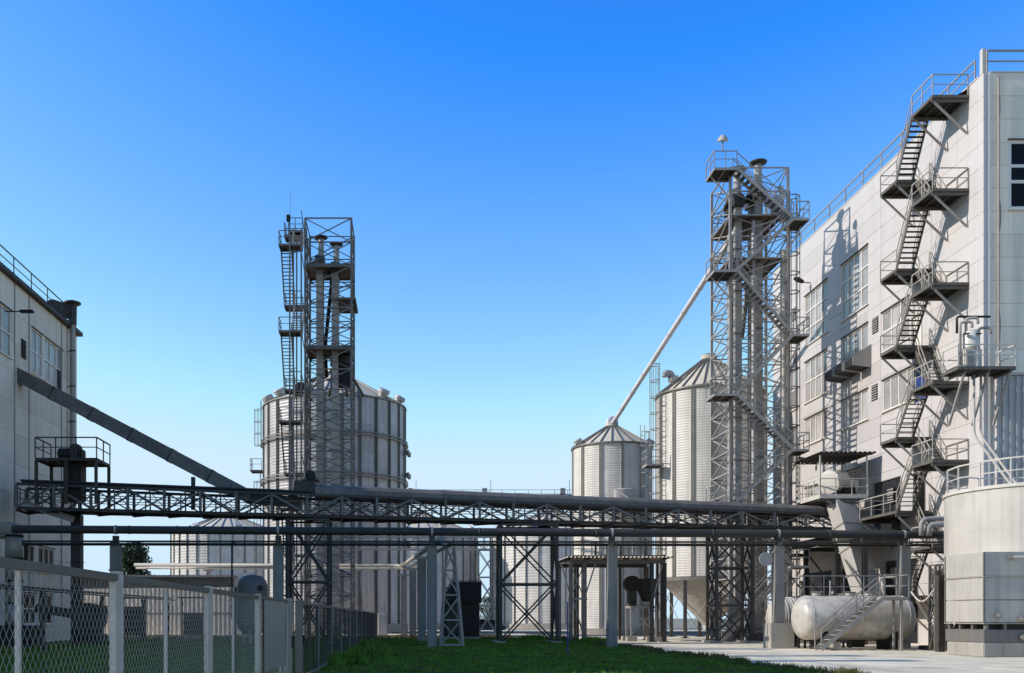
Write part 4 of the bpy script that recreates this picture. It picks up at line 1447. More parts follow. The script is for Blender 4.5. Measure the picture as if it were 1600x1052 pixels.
# lattice trestle beside the third pillar
tr = thing('lattice_trestle', 'pale narrow A frame lattice trestle carrying the thick pipe', 'trestle', (PX(704, 54), 54, 0))
apx, apy = PX(704, 53), 53.0
tops = [(apx - .2, apy - .15), (apx + .2, apy - .15), (apx + .2, apy + .15), (apx - .2, apy + .15)]
feet = [(PX(687, 53), apy - .5), (PX(723, 53), apy - .5), (PX(721, 53.5), apy + .5), (PX(689, 53.5), apy + .5)]
TT = [Vector((x, y, 5.5)) for x, y in tops]
FFt = [Vector((x, y, .02)) for x, y in feet]
for k in range(4):
    bar('leg', tr, FFt[k], TT[k], .11, 'steel_light', shape='box')
    for i in range(4):
        a0, a1 = i / 4, (i + 1) / 4
        k2 = (k + 1) % 4
        bar('rung', tr, FFt[k].lerp(TT[k], a0 + .02), FFt[k2].lerp(TT[k2], a0 + .02), .08, 'steel_light')
        p, q = (FFt[k].lerp(TT[k], a0 + .02), FFt[k2].lerp(TT[k2], a1)) if i % 2 else (FFt[k2].lerp(TT[k2], a0 + .02), FFt[k].lerp(TT[k], a1))
        bar('brace', tr, p, q, .08, 'steel_light', shape='angle')
bar('cap_beam', tr, (apx - .4, apy - 1.9, 5.6), (apx - .4 + .4, apy + .3, 5.6), .2, 'steel_light', .18)

# ---- second pipe run: pale pipes going back along the pillar row, then left
pr = thing('pale_pipe_run', 'pair of pale pipes on the pillar row turning towards the slim tower', 'pipe', (0, 80, 6.5))
for k, (off, dz, r) in enumerate(((0, 0, .17), (.55, -.28, .10))):
    pts = [(PX(690, 52.5) + off, 52.4, 5.95 + dz), (PX(628, 90) + off, 90 - off, 6.5 + dz), (PX(210, 92), 92 + off, 6.7 + dz)]
    pts = rounded(pts, 1.2)
    sweep('pipe_section', pr, pts, r, 'rail_paint', 14)
for px, D, lab in ((659, 63, 'grey concrete pillar second in the row going back from the thick pipe'), (645, 77, 'pale concrete pillar third in the row going back from the thick pipe'),
                   (631, 88.3, 'pale concrete pillar at the far end of the pillar row')):
    x = PX(px, D)
    t = thing('pipe_pillar', lab, 'pillar', (x, D, 0), 'pillars under the pale pipes')
    bevel_box('shaft', t, x - .28, x + .28, D - .28, D + .28, 0, 5.45, 'pillar_concrete', .03)
    bar('cross_arm', t, (x - .5, D, 5.55), (x + 1.0, D, 5.55), .16, 'steel_light', .18)
for px, lab in ((325, 'slim steel post carrying the pale pipes near the low shed'), (560, 'slim steel post carrying the pale pipes before the big silo')):
    t = thing('pipe_post', lab, 'post', (PX(px, 92), 92, 0))
    for s in (-.35, .35):
        bar('leg', t, (PX(px, 92) + s * 1.8, 92.3, 0), (PX(px, 92) + s * .4, 92.3, 6.25), .12, 'steel_light')
    bar('cross_arm', t, (PX(px, 92) - .5, 92.3, 6.2), (PX(px, 92) + .5, 92.3, 6.2), .14, 'steel_light', .14)

# ---- pale lattice pipe bridge behind
lb2 = thing('pipe_truss', 'pale light lattice truss crossing behind the lower pipes', 'truss', (0, 88, 8))
xa2, xb2 = PX(522, 89.5), PX(778, 89.5)
n = 12
for y in (88.9, 90.1):
    bar('chord', lb2, (xa2, y, 9.15), (xb2, y, 9.15), .09, 'steel_light')
    bar('chord', lb2, (xa2, y, 8.0), (xb2, y, 8.0), .09, 'steel_light')
    for i in range(n + 1):
        x = xa2 + (xb2 - xa2) * i / n
        bar('post', lb2, (x, y, 8.0), (x, y, 9.15), .07, 'steel_light')
        if i < n:
            x2 = xa2 + (xb2 - xa2) * (i + 1) / n
            zz = (8.0, 9.15) if i % 2 else (9.15, 8.0)
            bar('diagonal', lb2, (x, y, zz[0]), (x2, y, zz[1]), .06, 'steel_light')
for i in range(n + 1):
    x = xa2 + (xb2 - xa2) * i / n
    bar('cross_tie', lb2, (x, 88.9, 8.0), (x, 90.1, 8.0), .06, 'steel_light')
lm = thing('truss_mast', 'pale lattice mast under the end of the light pipe truss', 'mast', (PX(776, 89), 89, 0))
lattice(lm, PX(747, 89.5), PX(776, 89.5), 88.9, 90.1, [.15, 2.8, 5.4, 7.95], 'steel_light', .16, .08)
box('footing', lm, PX(742, 89.5), PX(781, 89.5), 88.4, 90.6, 0, .15, 'concrete')
# ================================================================== open shelter in the middle
sh = thing('loading_shelter', 'open steel loading shelter with wavy sheet roof in front of the small silo', 'shelter', (PX(962, 66), 66, 0))
x0, x1 = PX(890, 64.5), PX(1040, 64.5)
for y in (64.6, 69.6):
    for k, x in enumerate((x0 + .1, x0 + 1.0, x1 - .9, x1 - .05) if y < 66 else (x0 + .1, x1 - .05)):
        bar('post', sh, (x, y, .02), (x, y, 5.3), .24 if k != 1 else .3, 'steel' if k < 2 else 'steel_mid', shape='ibeam')
        box('foot_plate', sh, x - .28, x + .28, y - .28, y + .28, .005, .05, 'steel_dark')
    bar('roof_beam', sh, (x0, y, 5.4), (x1, y, 5.4), .2, 'steel', .28, 'ibeam')
for i in range(6):
    x = x0 + (x1 - x0) * i / 5
    bar('purlin', sh, (x, 64.2, 5.58), (x, 70.0, 5.58), .1, 'steel_dark', .08)
corrugated('roof_sheet', sh, (x0 - .3, 64.0, 5.64), (1, 0, 0), (0, 1, 0), x1 - x0 + .7, 6.2, 'roof_sheet', .26, .09, (0, 0, 1))
for (xa, xb, za, zb2) in ((x0 + .1, x0 - .55, 3.0, 5.3), (x0 + 1.0, x0 + 1.75, 2.9, 5.25), (x1 - .9, x1 - .2, 2.6, 5.2), (x0 + 1.0, x0 + .15, .3, 3.2)):
    bar('knee_brace', sh, (xa, 64.6, za), (xb, 64.6, zb2), .1, 'steel_light', shape='angle')
bar('cross_bar', sh, (x0 - .1, 64.6, 2.9), (x0 + 1.2, 64.6, 2.9), .12, 'steel_light')
lk = [(x0 + .1, 3.0, x0 + 1.0, 5.2), (x0 + 1.0, 3.0, x0 + .1, 5.2)]
for a0, b0, a1, b1 in lk:
    bar('brace', sh, (a0, 64.75, b0), (a1, 64.75, b1), .07, 'steel_light', shape='angle')
# railed catwalk above the shelter
cw = thing('catwalk', 'railed steel catwalk above the shelter roof below the bridge', 'walkway', (PX(960, 72), 72, 6))
deck(cw, PX(893, 72), PX(1036, 72), 71.2, 72.6, 6.15, 'steel_light', 'steel_mid', 'walk_deck')
railing(cw, [(PX(893, 72), 72.6, 6.15), (PX(893, 72), 71.2, 6.15), (PX(1036, 72), 71.2, 6.15)], 1.15, 'steel', .06, 1.3, True)
for x in (PX(900, 72), PX(965, 72), PX(1030, 72)):
    for y in (71.3, 72.5):
        box('leg', cw, x - .09, x + .09, y - .09, y + .09, .0, 5.98, 'steel_mid')
for i in range(7):
    x = PX(905 + i * 19, 74)
    t = bar('pipe_riser', cw, (x, 72.3, 6.17), (x, 72.3, 7.1 + .25 * (i % 3)), .16, 'steel_dark' if i % 2 else 'steel_light', shape='tube')
# pump stand under the shelter
ps = thing('pump_stand', 'small steel stand with round dark fan under the open shelter', 'machine', (PX(993, 67), 67.5, 0))
x0, x1 = PX(982, 67.5), PX(1023, 67.5)
deck(ps, x0, x1, 66.8, 68.4, 2.45, 'steel_light', 'steel_mid')
for x in (x0 + .06, x1 - .06):
    for y in (66.86, 68.34):
        box('leg', ps, x - .06, x + .06, y - .06, y + .06, .3, 2.29, 'steel_light')
        bevel_box('footing', ps, x - .35, x + .35, y - .3, y + .3, .0, .3, 'concrete', .03)
bar('brace', ps, (x0, 66.86, .4), (x1, 66.86, 2.3), .07, 'steel_light')
bar('brace', ps, (x1, 66.86, .4), (x0, 66.86, 2.3), .07, 'steel_light')
M, L = frame_of((PX(988, 67.5), 67.3, 4.0), (PX(988, 67.5), 68.0, 4.0))
lathe('fan_scroll', ps, [(.3, 0), (.58, .04), (.58, .66), (.3, .7)], 'steel_dark', M, 24)
box('fan_seat', ps, PX(982, 67.5), PX(994, 67.5), 67.3, 68.0, 2.46, 3.5, 'steel_mid')
lathe('hopper', ps, [(.2, 0), (.8, 1.2), (.8, 1.9)], 'steel_mid', Matrix.Translation((PX(1012, 67.6), 67.6, 2.46)), 4)
bevel_box('motor', ps, PX(1003, 67), PX(1020, 67), 66.9, 67.2, 2.455, 2.75, 'housing_paint', .05)
# dark filter machine left of the bridge support
dm = thing('filter_machine', 'dark boxy filter machine with slatted black top behind the A frame trestle', 'machine', (PX(722, 70), 70, 0))
x0, x1 = PX(694, 70), PX(749, 70)
bevel_box('body', dm, x0, x1, 70, 72.4, .25, 2.7, 'steel_dark', .05)
bevel_box('plinth', dm, x0 - .1, x1 + .1, 69.9, 72.5, 0, .245, 'concrete', .03)
box('head_box', dm, x0 + .5, x1 + .15, 69.9, 72.3, 2.71, 4.25, 'black')
for i in range(16):
    x = x0 + .55 + (x1 - x0 - .45) * i / 15
    box('fin', dm, x - .03, x + .03, 69.84, 69.898, 2.75, 4.4, 'steel_dark')
for k in range(3):
    for i in range(2):
        bevel_box('hatch_handle', dm, x1 - .75 + i * .3, x1 - .58 + i * .3, 69.93, 69.998, .9 + k * .55, 1.05 + k * .55, 'black', .02)
box('door_panel', dm, x0 + .2, x0 + 1.2, 69.96, 69.998, .5, 2.5, 'steel_mid')
lathe('drum', dm, [(.4, 0), (.62, .1), (.62, 1.1), (.4, 1.2)], 'steel_mid', Matrix.Translation((x0 + .5, 70.9, 2.72)), 20)
# blue car far off
car = thing('parked_car', 'dark blue car parked far off between the far silos', 'car', (PX(758, 104), 104, 0))
X, Y = PX(758, 104), 104.0
prof = [(-2.1, .3), (2.1, .3), (2.15, .75), (1.5, .9), (.9, 1.42), (-.9, 1.45), (-1.6, .95), (-2.15, .8)]
prism('body', car, [(X + a, b) for a, b in prof], 'y', Y - .85, Y + .85, 'navy')
prism('side_window', car, [(X + 1.2, .95), (X + .82, 1.36), (X - .84, 1.38), (X - 1.35, .98)], 'y', Y - .87, Y - .852, 'glass_dark')
for a in (-1.3, 1.3):
    for s in (-1, 1):
        M, L = frame_of((X + a, Y + s * .65, .31), (X + a, Y + s * .88, .31))
        lathe('wheel', car, [(.2, 0), (.31, .02), (.31, .2), (.2, .23)], 'rubber', M, 18)
# thin blue marker pole on the lawn
mk = thing('marker_pole', 'thin blue metal pole standing alone on the lawn', 'pole', (PX(887, 40), 40, 0))
cyl('pole_shaft', mk, PX(887, 40), 40, .0, 2.25, .03, 'blue_paint', 'tube')
bar('pole_cap', mk, (PX(887, 40) - .05, 40, 2.252), (PX(887, 40) + .05, 40, 2.252), .04, 'steel_light')

# ================================================================== canopy platform, chute and drum by the white building
cp = thing('canopy_platform', 'bracketed platform with wavy canopy roof against the white building', 'platform', (27.6, 62.8, 9.3))
x0, x1, y0, y1, zf = PX(1281, 61), PX(1356, 61), 61.0, 64.6, 9.37
deck(cp, x0, x1, y0, y1, zf, 'paint_white', 'steel_mid')
railing(cp, [(x1, y0, zf), (x0, y0, zf), (x0, y1, zf), (x1, y1, zf)], 1.1, 'paint_white', .05, 1.0, True)
for x in (x0 + .04, x1 - .04):
    for y in (y0 + .04, y1 - .04):
        box('canopy_post', cp, x - .04, x + .04, y - .04, y + .04, zf, 11.95, 'paint_white')
for y in (y0 - .1, (y0 + y1) / 2, y1 + .1):
    bar('canopy_beam', cp, (x0 - .1, y, 11.99), (x1 + .25, y, 11.99), .07, 'steel_mid')
corrugated('canopy_roof', cp, (x0 - .2, y0 - .3, 12.06), (1, 0, 0), (0, 1, 0), x1 - x0 + .6, y1 - y0 + .6, 'steel_mid', .3, .09, (0, 0, 1))
for y in (y0 + .2, y1 - .2):
    bar('bracket', cp, (x0 + .4, y, zf - .2), (BX, y, zf - 2.2), .12, 'steel_light')
    bar('bracket', cp, (x0, y, zf - .23), (BX, y, zf - .23), .14, 'steel', .14)
cd = thing('drum_conveyor', 'white drum and motor of the conveyor head under the wavy canopy', 'conveyor', (27, 62.5, zf))
q = Vector((PX(1299, 62), 62.2, zf + .95))
M, L = frame_of(q + Vector((-.35, -.55, 0)), q + Vector((.75, .25, .15)))
lathe('drum', cd, [(.45, 0), (.75, .06), (.75, L - .06), (.45, L)], 'paint_white', M, 28)
bevel_box('gearbox', cd, q.x + .7, q.x + 1.7, 61.8, 62.7, zf + .25, zf + 1.15, 'paint_white', .08)
bevel_box('motor', cd, q.x + .5, q.x + 1.3, 61.35, 61.78, zf + .1, zf + .7, 'steel_dark', .08)
box('base_frame', cd, q.x - .5, q.x + 1.8, 61.3, 63.0, zf + .005, zf + .12, 'steel_mid')
bar('strut', cd, q + Vector((0, .1, -.8)), q + Vector((.3, 0, -.3)), .16, 'steel_dark')
bar('strut', cd, q + Vector((.6, .1, -.8)), q + Vector((.5, 0, -.3)), .16, 'steel_dark')
ch = thing('discharge_chute', 'pale square discharge chute slanting down behind the horizontal tank', 'chute', P(1330, 850, 60))
a, b = P(1313, 786, 61.6), P(1357, 935, 59.2)
n = 4
for i in range(n):
    p, q = a.lerp(b, i / n), a.lerp(b, (i + 1) / n)
    d = (q - p).normalized() * .005
    bar('chute_section', ch, p + d, q - d, 1.35, 'housing_paint', 1.0)
    if i:
        d = (b - a).normalized() * .05
        bar('flange', ch, p - d, p + d, 1.46, 'steel_light', 1.11)
bevel_box('outlet_box', ch, b.x - .9, b.x + .9, b.y - .7, b.y + .7, 1.2, b.z + .15, 'housing_paint', .06)
for sx in (-.75, .75):
    for sy in (-.55, .55):
        box('leg', ch, b.x + sx - .08, b.x + sx + .08, b.y + sy - .08, b.y + sy + .08, .0, 1.2, 'steel_mid')
bevel_box('inlet_box', ch, a.x - .75, a.x + .75, a.y - .6, a.y + .6, a.z - .1, zf - .2, 'steel', .05)
# steel frame of the loading bay below the platform
fb = thing('loading_bay', 'dark steel loading bay frame along the foot of the white building', 'frame', (28, 62, 0))
for y in (57.6, 61.2, 66.0, 72.0):
    bar('post', fb, (27.3, y, 0), (27.3, y, 6.2), .26, 'steel_mid', shape='ibeam')
    bar('roof_beam', fb, (27.1, y, 6.3), (29.85, y, 6.3), .2, 'steel_mid', .26)
bar('edge_beam', fb, (27.2, 57.3, 6.62), (27.2, 72.4, 6.62), .16, 'steel_mid', .34)
corrugated('bay_roof', fb, (27.0, 57.3, 6.84), (0, 1, 0), (1, 0, 0), 15.2, 2.85, 'steel_mid', .35, .08, (0, 0, 1))
for y0_, y1_ in ((57.6, 61.2), (61.2, 66.0), (66.0, 72.0)):
    bar('girt', fb, (27.3, y0_, 3.1), (27.3, y1_, 3.1), .12, 'steel')
    bar('brace', fb, (27.3, y0_, 3.2), (27.3, y1_, 6.1), .09, 'steel', shape='angle')
ladder(fb, (27.05, 69.2, .1), 6.9, (-1, 0, 0), (0, 1, 0), .5, 'steel_light', 2.6)
# stack of pallets-like steel racks and machines in the bay
for k, (yy, hh, mm, lab) in enumerate(((59.3, 2.3, 'housing_grey', 'grey control cabinet standing in the loading bay nearest the fire stair'), (63.4, 2.7, 'steel_mid', 'dark machine housing standing in the middle loading bay'), (69.6, 3.1, 'galvanised', 'pale filter housing standing in the far loading bay'))):
    t = thing('bay_machine', lab, 'machine', (28.4, yy, 0))
    bevel_box('housing', t, 27.7, 29.2, yy - .8, yy + .8, .2, hh, mm, .06)
    box('plinth', t, 27.6, 29.3, yy - .9, yy + .9, .0, .198, 'concrete')
    box('door_panel', t, 27.66, 27.698, yy - .6, yy - .05, .5, hh - .3, 'steel_light')
    box('door_panel', t, 27.66, 27.698, yy + .02, yy + .6, .5, hh - .3, 'steel_light')
    cyl('outlet_pipe', t, 28.4, yy, hh, hh + 1.2, .18, 'galvanised')

# ================================================================== horizontal tanks
def htank(label, x0, x1, y, z, r, m, bands=False):
    t = thing('horizontal_tank', label, 'tank', (x0, y, 0), 'horizontal tanks')
    prof = []
    for i in range(8):
        a = math.pi / 2 * i / 7
        prof.append((max(.02, r * math.sin(a)), -.55 * math.cos(a)))
    L = x1 - x0
    prof += [(r, L * .5), (r, L)]
    for i in range(1, 8):
        a = math.pi / 2 * i / 7
        prof.append((max(.02, r * math.cos(a)), L + .55 * math.sin(a)))
    M, _ = frame_of((x0, y, z), (x1, y, z))
    lathe('shell', t, prof, m, M, 48)
    for x in (x0 + .02, x0 + L * .5, x1 - .06):
        lathe('weld_band', t, [(r, 0), (r + .012, .005), (r + .012, .05), (r, .055)], m, frame_of((x, y, z), (x + 1, y, z))[0], 48, False)
    if bands:
        for x in (x0 + .12, x0 + .45, x0 + .62):
            lathe('strap', t, [(r + .005, 0), (r + .03, .01), (r + .03, .07), (r + .005, .08)], 'paint_white', frame_of((x, y, z), (x + 1, y, z))[0], 48, False)
    for x in (x0 + .7, x1 - .7):
        prism('saddle', t, [(y - r * .8, z - r * .55), (y + r * .8, z - r * .55), (y + r * .7, .0), (y - r * .7, .0)], 'x', x - .14, x + .14, 'steel_dark')
    return t


htz = 1.62
ht = htank('white horizontal tank with domed end and its own access stair', 20.3, 25.2, 49.3, htz, 1.13, 'tank_worn')
for x in (20.9, 22.6, 23.6):
    cyl('manhole', ht, x, 49.3, htz + 1.08, htz + 1.28, .24, 'housing_paint')
    cyl('manhole_lid', ht, x, 49.3, htz + 1.282, htz + 1.33, .29, 'steel_light')
bar('vent_pipe', ht, (21.6, 49.3, htz + 1.1), (21.6, 49.3, htz + 1.9), .09, 'steel_light', shape='tube')
sweep('gauge_pipe', ht, rounded([(24.3, 48.3, 2.0), (24.3, 48.1, 1.0), (24.1, 48.1, .02)], .2), .05, 'steel_mid', 8)
ht2 = htank('darker banded horizontal tank half hidden behind the white one', 20.5, 25.5, 53.4, 1.62, 1.12, 'tank_worn', True)
ts = thing('tank_stair', 'light steel stair and platform in front of the white horizontal tank', 'stair', (20.3, 47.6, 0))
flight(ts, (20.25, 47.2, .05), (23.35, 47.2, 2.62), (0, 1, 0), .75, 'steel_light', 'steel_light', rise=.235, rr=.045)
deck(ts, 23.35, 24.55, 47.2, 48.05, 2.64, 'steel_light', 'steel')
railing(ts, [(23.35, 47.2, 2.64), (24.55, 47.2, 2.64), (24.55, 48.05, 2.64)], 1.1, 'steel_light', .045, .7)
bar('post', ts, (24.2, 47.25, 0), (24.2, 47.25, 2.48), .12, 'steel_light')
bar('post', ts, (24.2, 48.0, 0), (24.2, 48.0, 2.48), .1, 'steel_light')
bevel_box('footing', ts, 20.95, 21.35, 47.5, 47.9, 0, .42, 'concrete', .03)
# railed walkway behind the tank
wk = thing('walkway', 'low railed walkway behind the white horizontal tank', 'walkway', (23, 51.5, 0))
deck(wk, 20.9, 26.2, 50.9, 51.9, 2.64, 'steel_light', 'steel')
railing(wk, [(20.9, 51.9, 2.64), (20.9, 50.9, 2.64), (26.2, 50.9, 2.64)], 1.2, 'steel_light', .05, 1.0)
for x in (21, 23.4, 26.1):
    for y in (51.0, 51.8):
        box('leg', wk, x - .05, x + .05, y - .05, y + .05, 0, 2.48, 'steel_mid')
# slung hose
pts = [P(1424 + 34 * t, 925 + 16 * math.sin(t * math.pi) - 2 * t, 48.5 - 2.6 * t) for t in np.linspace(0, 1, 14)]
hs = thing('hose', 'pale hose sagging from the tank platform towards the vertical tank', 'hose', pts[0])
sweep('hose_line', hs, pts, .045, 'paint_white', 8)
# round pale disc on the pillar
dc = thing('round_reflector', 'flat round pale disc on an arm at the pillar of the concrete block', 'disc', P(1197, 874, 50.2))
q = P(1197, 874, 50.2)
M, L = frame_of(q, q + Vector((0, .06, 0)))
lathe('disc', dc, [(.34, 0), (.36, .015), (.36, .05), (.34, .065)], 'board', M, 36)
bar('arm', dc, q + Vector((.2, .1, .1)), (PX(1216, 51) - .26, 50.85, q.z + .5), .05, 'steel_light')

# ================================================================== vertical tank on the right
TXc, TYc, TR, TZ0, TZ1 = 28.17, 42.8, 3.8, 3.62, 7.12
vt = thing('vertical_tank', 'large pale cylindrical tank on a boxed base at the right edge', 'tank', (TXc, TYc, 0))
seg = 12
v, f = [], []
na, dth = 6, math.tau / seg
for j in range(2):
    for i in range(na + 1):
        a = dth * i / na
        for rr in (TR, TR - .03):
            v.append((rr * math.cos(a), rr * math.sin(a), (TZ1 - TZ0) / 2 * (j * .998)))
R = 2 * (na + 1)
for i in range(na):
    f.append((2 * i, 2 * i + 2, R + 2 * i + 2, R + 2 * i))
    f.append((R + 2 * i, R + 2 * i + 2, R + 2 * i + 3, R + 2 * i + 1))
me = pymesh('shell_plate', v, f, 'tank_paint')
for p in me.polygons:
    p.use_smooth = True
me.set_sharp_from_angle(angle=math.radians(35))
for q_ in range(2):
    for k in range(seg):
        put('shell_plate', me, vt, Matrix.Translation((TXc, TYc, TZ0 + q_ * (TZ1 - TZ0) / 2)) @ Matrix.Rotation((k + q_ * .5) * dth, 4, 'Z'))
lathe('tank_core', vt, [(TR - .035, TZ0 + .01), (TR - .035, TZ1 - .02)], 'steel', Matrix.Translation((TXc, TYc, 0)), 48)
lathe('top_rim', vt, [(TR - .2, 0), (TR + .07, 0), (TR + .07, .14), (TR - .2, .14)], 'paint_white', Matrix.Translation((TXc, TYc, TZ1 + .003)), 64)
lathe('tank_lid', vt, [(.9, 0), (.95, .05), (.95, .32), (.3, .4)], 'paint_white', Matrix.Translation((TXc - .3, TYc - 2.1, TZ1 + .145)), 28)
rp_ = [(TXc + (TR - .1) * math.cos(a), TYc + (TR - .1) * math.sin(a), TZ1 + .14) for a in np.linspace(0, math.tau, 19)]
railing(vt, rp_, 1.1, 'paint_white', .05, 1.5)
HX0, HX1, HY0, HY1 = 23.55, 34.0, 39.35, 42.2
for (z0, z1, ins, mm) in ((3.32, 4.32, 0, 'housing_paint'), (2.36, 3.29, .01, 'housing_paint'), (1.42, 2.34, .01, 'housing_paint'), (.59, 1.13, .0, 'housing_grey')):
    bevel_box('housing_panel', vt, HX0 + ins, HX1, HY0 + ins, HY1, z0, z1, mm, .02)
for z in (3.29, 1.36):
    box('housing_flange', vt, HX0 - .04, HX1, HY0 - .04, HY1 + .02, z + .001, z + .029, 'housing_paint')
for x in (HX0 + .15, HX0 + .9, 26, 28, 30, 32):
    box('spacer_post', vt, x - .06, x + .06, HY0 + .05, HY0 + .2, 1.131, 1.36, 'steel')
for y in (40.3, 41.2, 42.0):
    box('spacer_post', vt, HX0 + .05, HX0 + .2, y - .06, y + .06, 1.131, 1.36, 'steel')
box('dark_core', vt, HX0 + .3, HX1 - .3, HY0 + .3, HY1 - .2, 1.132, 1.41, 'black')
for y in (HY0 + .01, HY1 - .01):
    box('corner_angle', vt, HX0 - .03, HX0 + .03, y - .03, y + .03, 1.4, 4.3, 'housing_grey')
bevel_box('concrete_base', vt, 23.45, 34.5, 39.2, 41.9, .0, .585, 'concrete', .03)
for (x, y) in ((25.2, 45.6), (28.2, 46.2), (31, 45.6), (25.0, 43.2)):
    box('leg', vt, x - .15, x + .15, y - .15, y + .15, .0, TZ0 + .01, 'steel_mid')
box('back_box', vt, 26.2, 33, 42.6, 44.6, .0, 3.55, 'steel_dark')
for (px, py, ln) in ((1576, 871, 1.2), (1558, 962, .35), (1594, 968, .5), (1596, 996, .6)):
    q = P(px, py, HY0)
    g = sub('flanged_pipe', vt, q)
    M, L = frame_of((q.x, HY0 + .0, q.z), (q.x, HY0 - .4, q.z))
    lathe('flange', g, [(.05, 0), (.05, .12), (.12, .13), (.12, .17), (.05, .18), (.05, .26)], 'stainless', M, 18)
    if ln > .4:
        bar('pipe', g, (q.x, HY0 - .22, q.z), (q.x + ln * 1.6, HY0 - .22, q.z + .03), .09, 'paint_white', shape='round')
# pipes between the pipe line and the tank
tp = thing('tank_feed_pipes', 'pair of pale bent pipes rising behind the vertical tank', 'pipe', (27, 51, 6))
for x, z, r in ((PX(1438, 50.4), PZ(811, 50.4), .12), (PX(1449, 50.4), PZ(820, 50.4), .17)):
    sweep('pipe_bend', tp, rounded([(x, 50.3, PZ(836, 51) - .1), (x, 50.3, z), (x + 4, 50.0 - .25 * (r > .15), z)], .4), r, 'steel_light', 14)
# dark pump unit on the ground between horizontal and vertical tank
pu = thing('pump_skid', 'dark pump skid on the ground between the two tanks', 'pump', (27, 47.5, 0))
bevel_box('skid', pu, 25.9, 28.6, 47.2, 48.9, .0, .22, 'steel_dark', .03)
bevel_box('pump_body', pu, 26.1, 27.1, 47.4, 48.4, .225, 1.15, 'steel_dark', .12)
M, L = frame_of((27.1, 47.9, .75), (28.3, 47.9, .75))
lathe('motor_drum', pu, [(.2, 0), (.38, .06), (.38, L - .1), (.2, L)], 'steel_mid', M, 18)
bar('pipe', pu, (26.6, 47.9, 1.14), (26.6, 47.9, 2.4), .2, 'steel_mid', shape='round')
lt2 = thing('lattice_mast', 'narrow steel lattice mast between the two tanks', 'mast', (PX(1462, 47), 46.9, 0))
lattice(lt2, PX(1458, 47), PX(1474, 47), 46.8, 47.3, [0, 1.4, 2.8, 4.2], 'steel', .1, .05)

# ================================================================== left side behind the fence
vd = thing('vent_duct', 'silver vertical duct with elbow in front of the shaded building', 'duct', (PX(22, 52), 52, 0))
x = PX(22, 52)
sweep('duct_elbow', vd, rounded([(x, 52, PZ(838, 52)), (x, 52, PZ(829, 52)), (x - 1.6, 52, PZ(829, 52))], .5, 3), .46, 'stainless', 22)
zc = PZ(838, 52)
for i in range(4):
    z0, z1 = 1.2 + (zc - 1.2) * i / 4, 1.2 + (zc - 1.2) * (i + 1) / 4
    cyl('duct_section', vd, x, 52, z0 + .004, z1 - .004, .46, 'stainless')
    cyl('band', vd, x, 52, z1 - .05, z1 + .05, .49, 'steel_dark')
bevel_box('fan_box', vd, x - 1.2, x + 1.2, 51.2, 52.9, .0, 1.2, 'steel_dark', .05)
fn = thing('centrifugal_fan', 'dark scroll shaped fan standing on the grass by the bridge column', 'fan', (PX(138, 58), 58, 0))
q = P(140, 972, 58)
M, L = frame_of(q + Vector((0, -.45, .2)), q + Vector((0, .45, .2)))
lathe('scroll', fn, [(.3, 0), (.95, .02), (.95, .88), (.3, .9)], 'steel_mid', M, 28)
box('outlet', fn, q.x + .1, q.x + .95, 57.56, 58.44, q.z + .2, q.z + 1.0, 'steel_dark')
bar('inlet', fn, (q.x - .2, 58, 1.75), (q.x - 3.2, 58, 2.2), .55, 'steel_mid', shape='round')
box('fan_frame', fn, q.x - .9, q.x + .9, 57.5, 58.5, .02, q.z - .72, 'steel_dark')
bevel_box('motor', fn, q.x + .2, q.x + .8, 57.0, 57.5, .3, .9, 'steel_dark', .08)
# low pipe rack inside the fence
rk = thing('low_pipe_rack', 'thin black pipe on short posts running back inside the fence', 'pipe', (-18, 45, 0))
bar('rack_pipe', rk, (-17.6, 36, 3.0), (-18.9, 76, 3.15), .12, 'steel_dark', shape='tube')
bar('rack_pipe', rk, (-17.3, 36, 2.86), (-18.6, 76, 3.0), .08, 'steel_dark', shape='tube')
for y in (40, 47, 57, 67, 75):
    xx = -17.6 - 1.3 * (y - 36) / 40
    box('post', rk, xx - .1, xx + .1, y - .1, y + .1, .0, 2.9, 'steel_mid')
# low shed and the white corrugated fence in front of it
sd_ = thing('low_shed', 'long low grey shed with flat sheet roof behind the corrugated fence', 'shed', (-20, 85, 0))
x0, x1 = -42.0, PX(362, 85)
box('wall', sd_, x0, x1, 85.1, 91, 0, 5.3, 'grey_panel')
box('fascia', sd_, x0, x1 + .1, 84.85, 85.05, 4.3, 5.3, 'steel')
corrugated('roof_sheet', sd_, (x0 - .2, 84.5, 5.33), (1, 0, 0), (0, 1, 0), x1 - x0 + .6, 7, 'roof_sheet', .3, .08, (0, 0, 1))
box('gutter', sd_, x0 - .2, x1 + .4, 84.35, 84.5, 5.2, 5.35, 'steel_light')
box('side_cabinet', sd_, x1 + .45, x1 + 1.9, 85, 86.4, 0, 5.6, 'white_panel')
cf = thing('corrugated_fence', 'tall white corrugated sheet fence behind the mesh fence', 'fence', (-22, 80, 0))
pa, pb = Vector((-37.0, 84.2, .1)), Vector((PX(366, 76.5), 76.5, .1))
dv_ = (pb - pa).normalized()
nn = 5
for i in range(nn):
    L = (pb - pa).length / nn
    corrugated('sheet', cf, pa + dv_ * (L * i + .01), dv_, (0, 0, 1), L - .02, 3.95, 'paint_white', .42, .14, (dv_.y, -dv_.x, 0))
for i in range(nn + 1):
    p = pa.lerp(pb, i / nn) + Vector((-dv_.y, dv_.x, 0)) * .2
    box('post', cf, p.x - .08, p.x + .08, p.y - .08, p.y + .08, 0, 4.1, 'steel_mid')
off_ = Vector((dv_.y, -dv_.x, 0)) * .17
bar('rail', cf, pa + off_ + Vector((0, 0, 1.9)), pb + off_ + Vector((0, 0, 1.9)), .06, 'steel_mid')
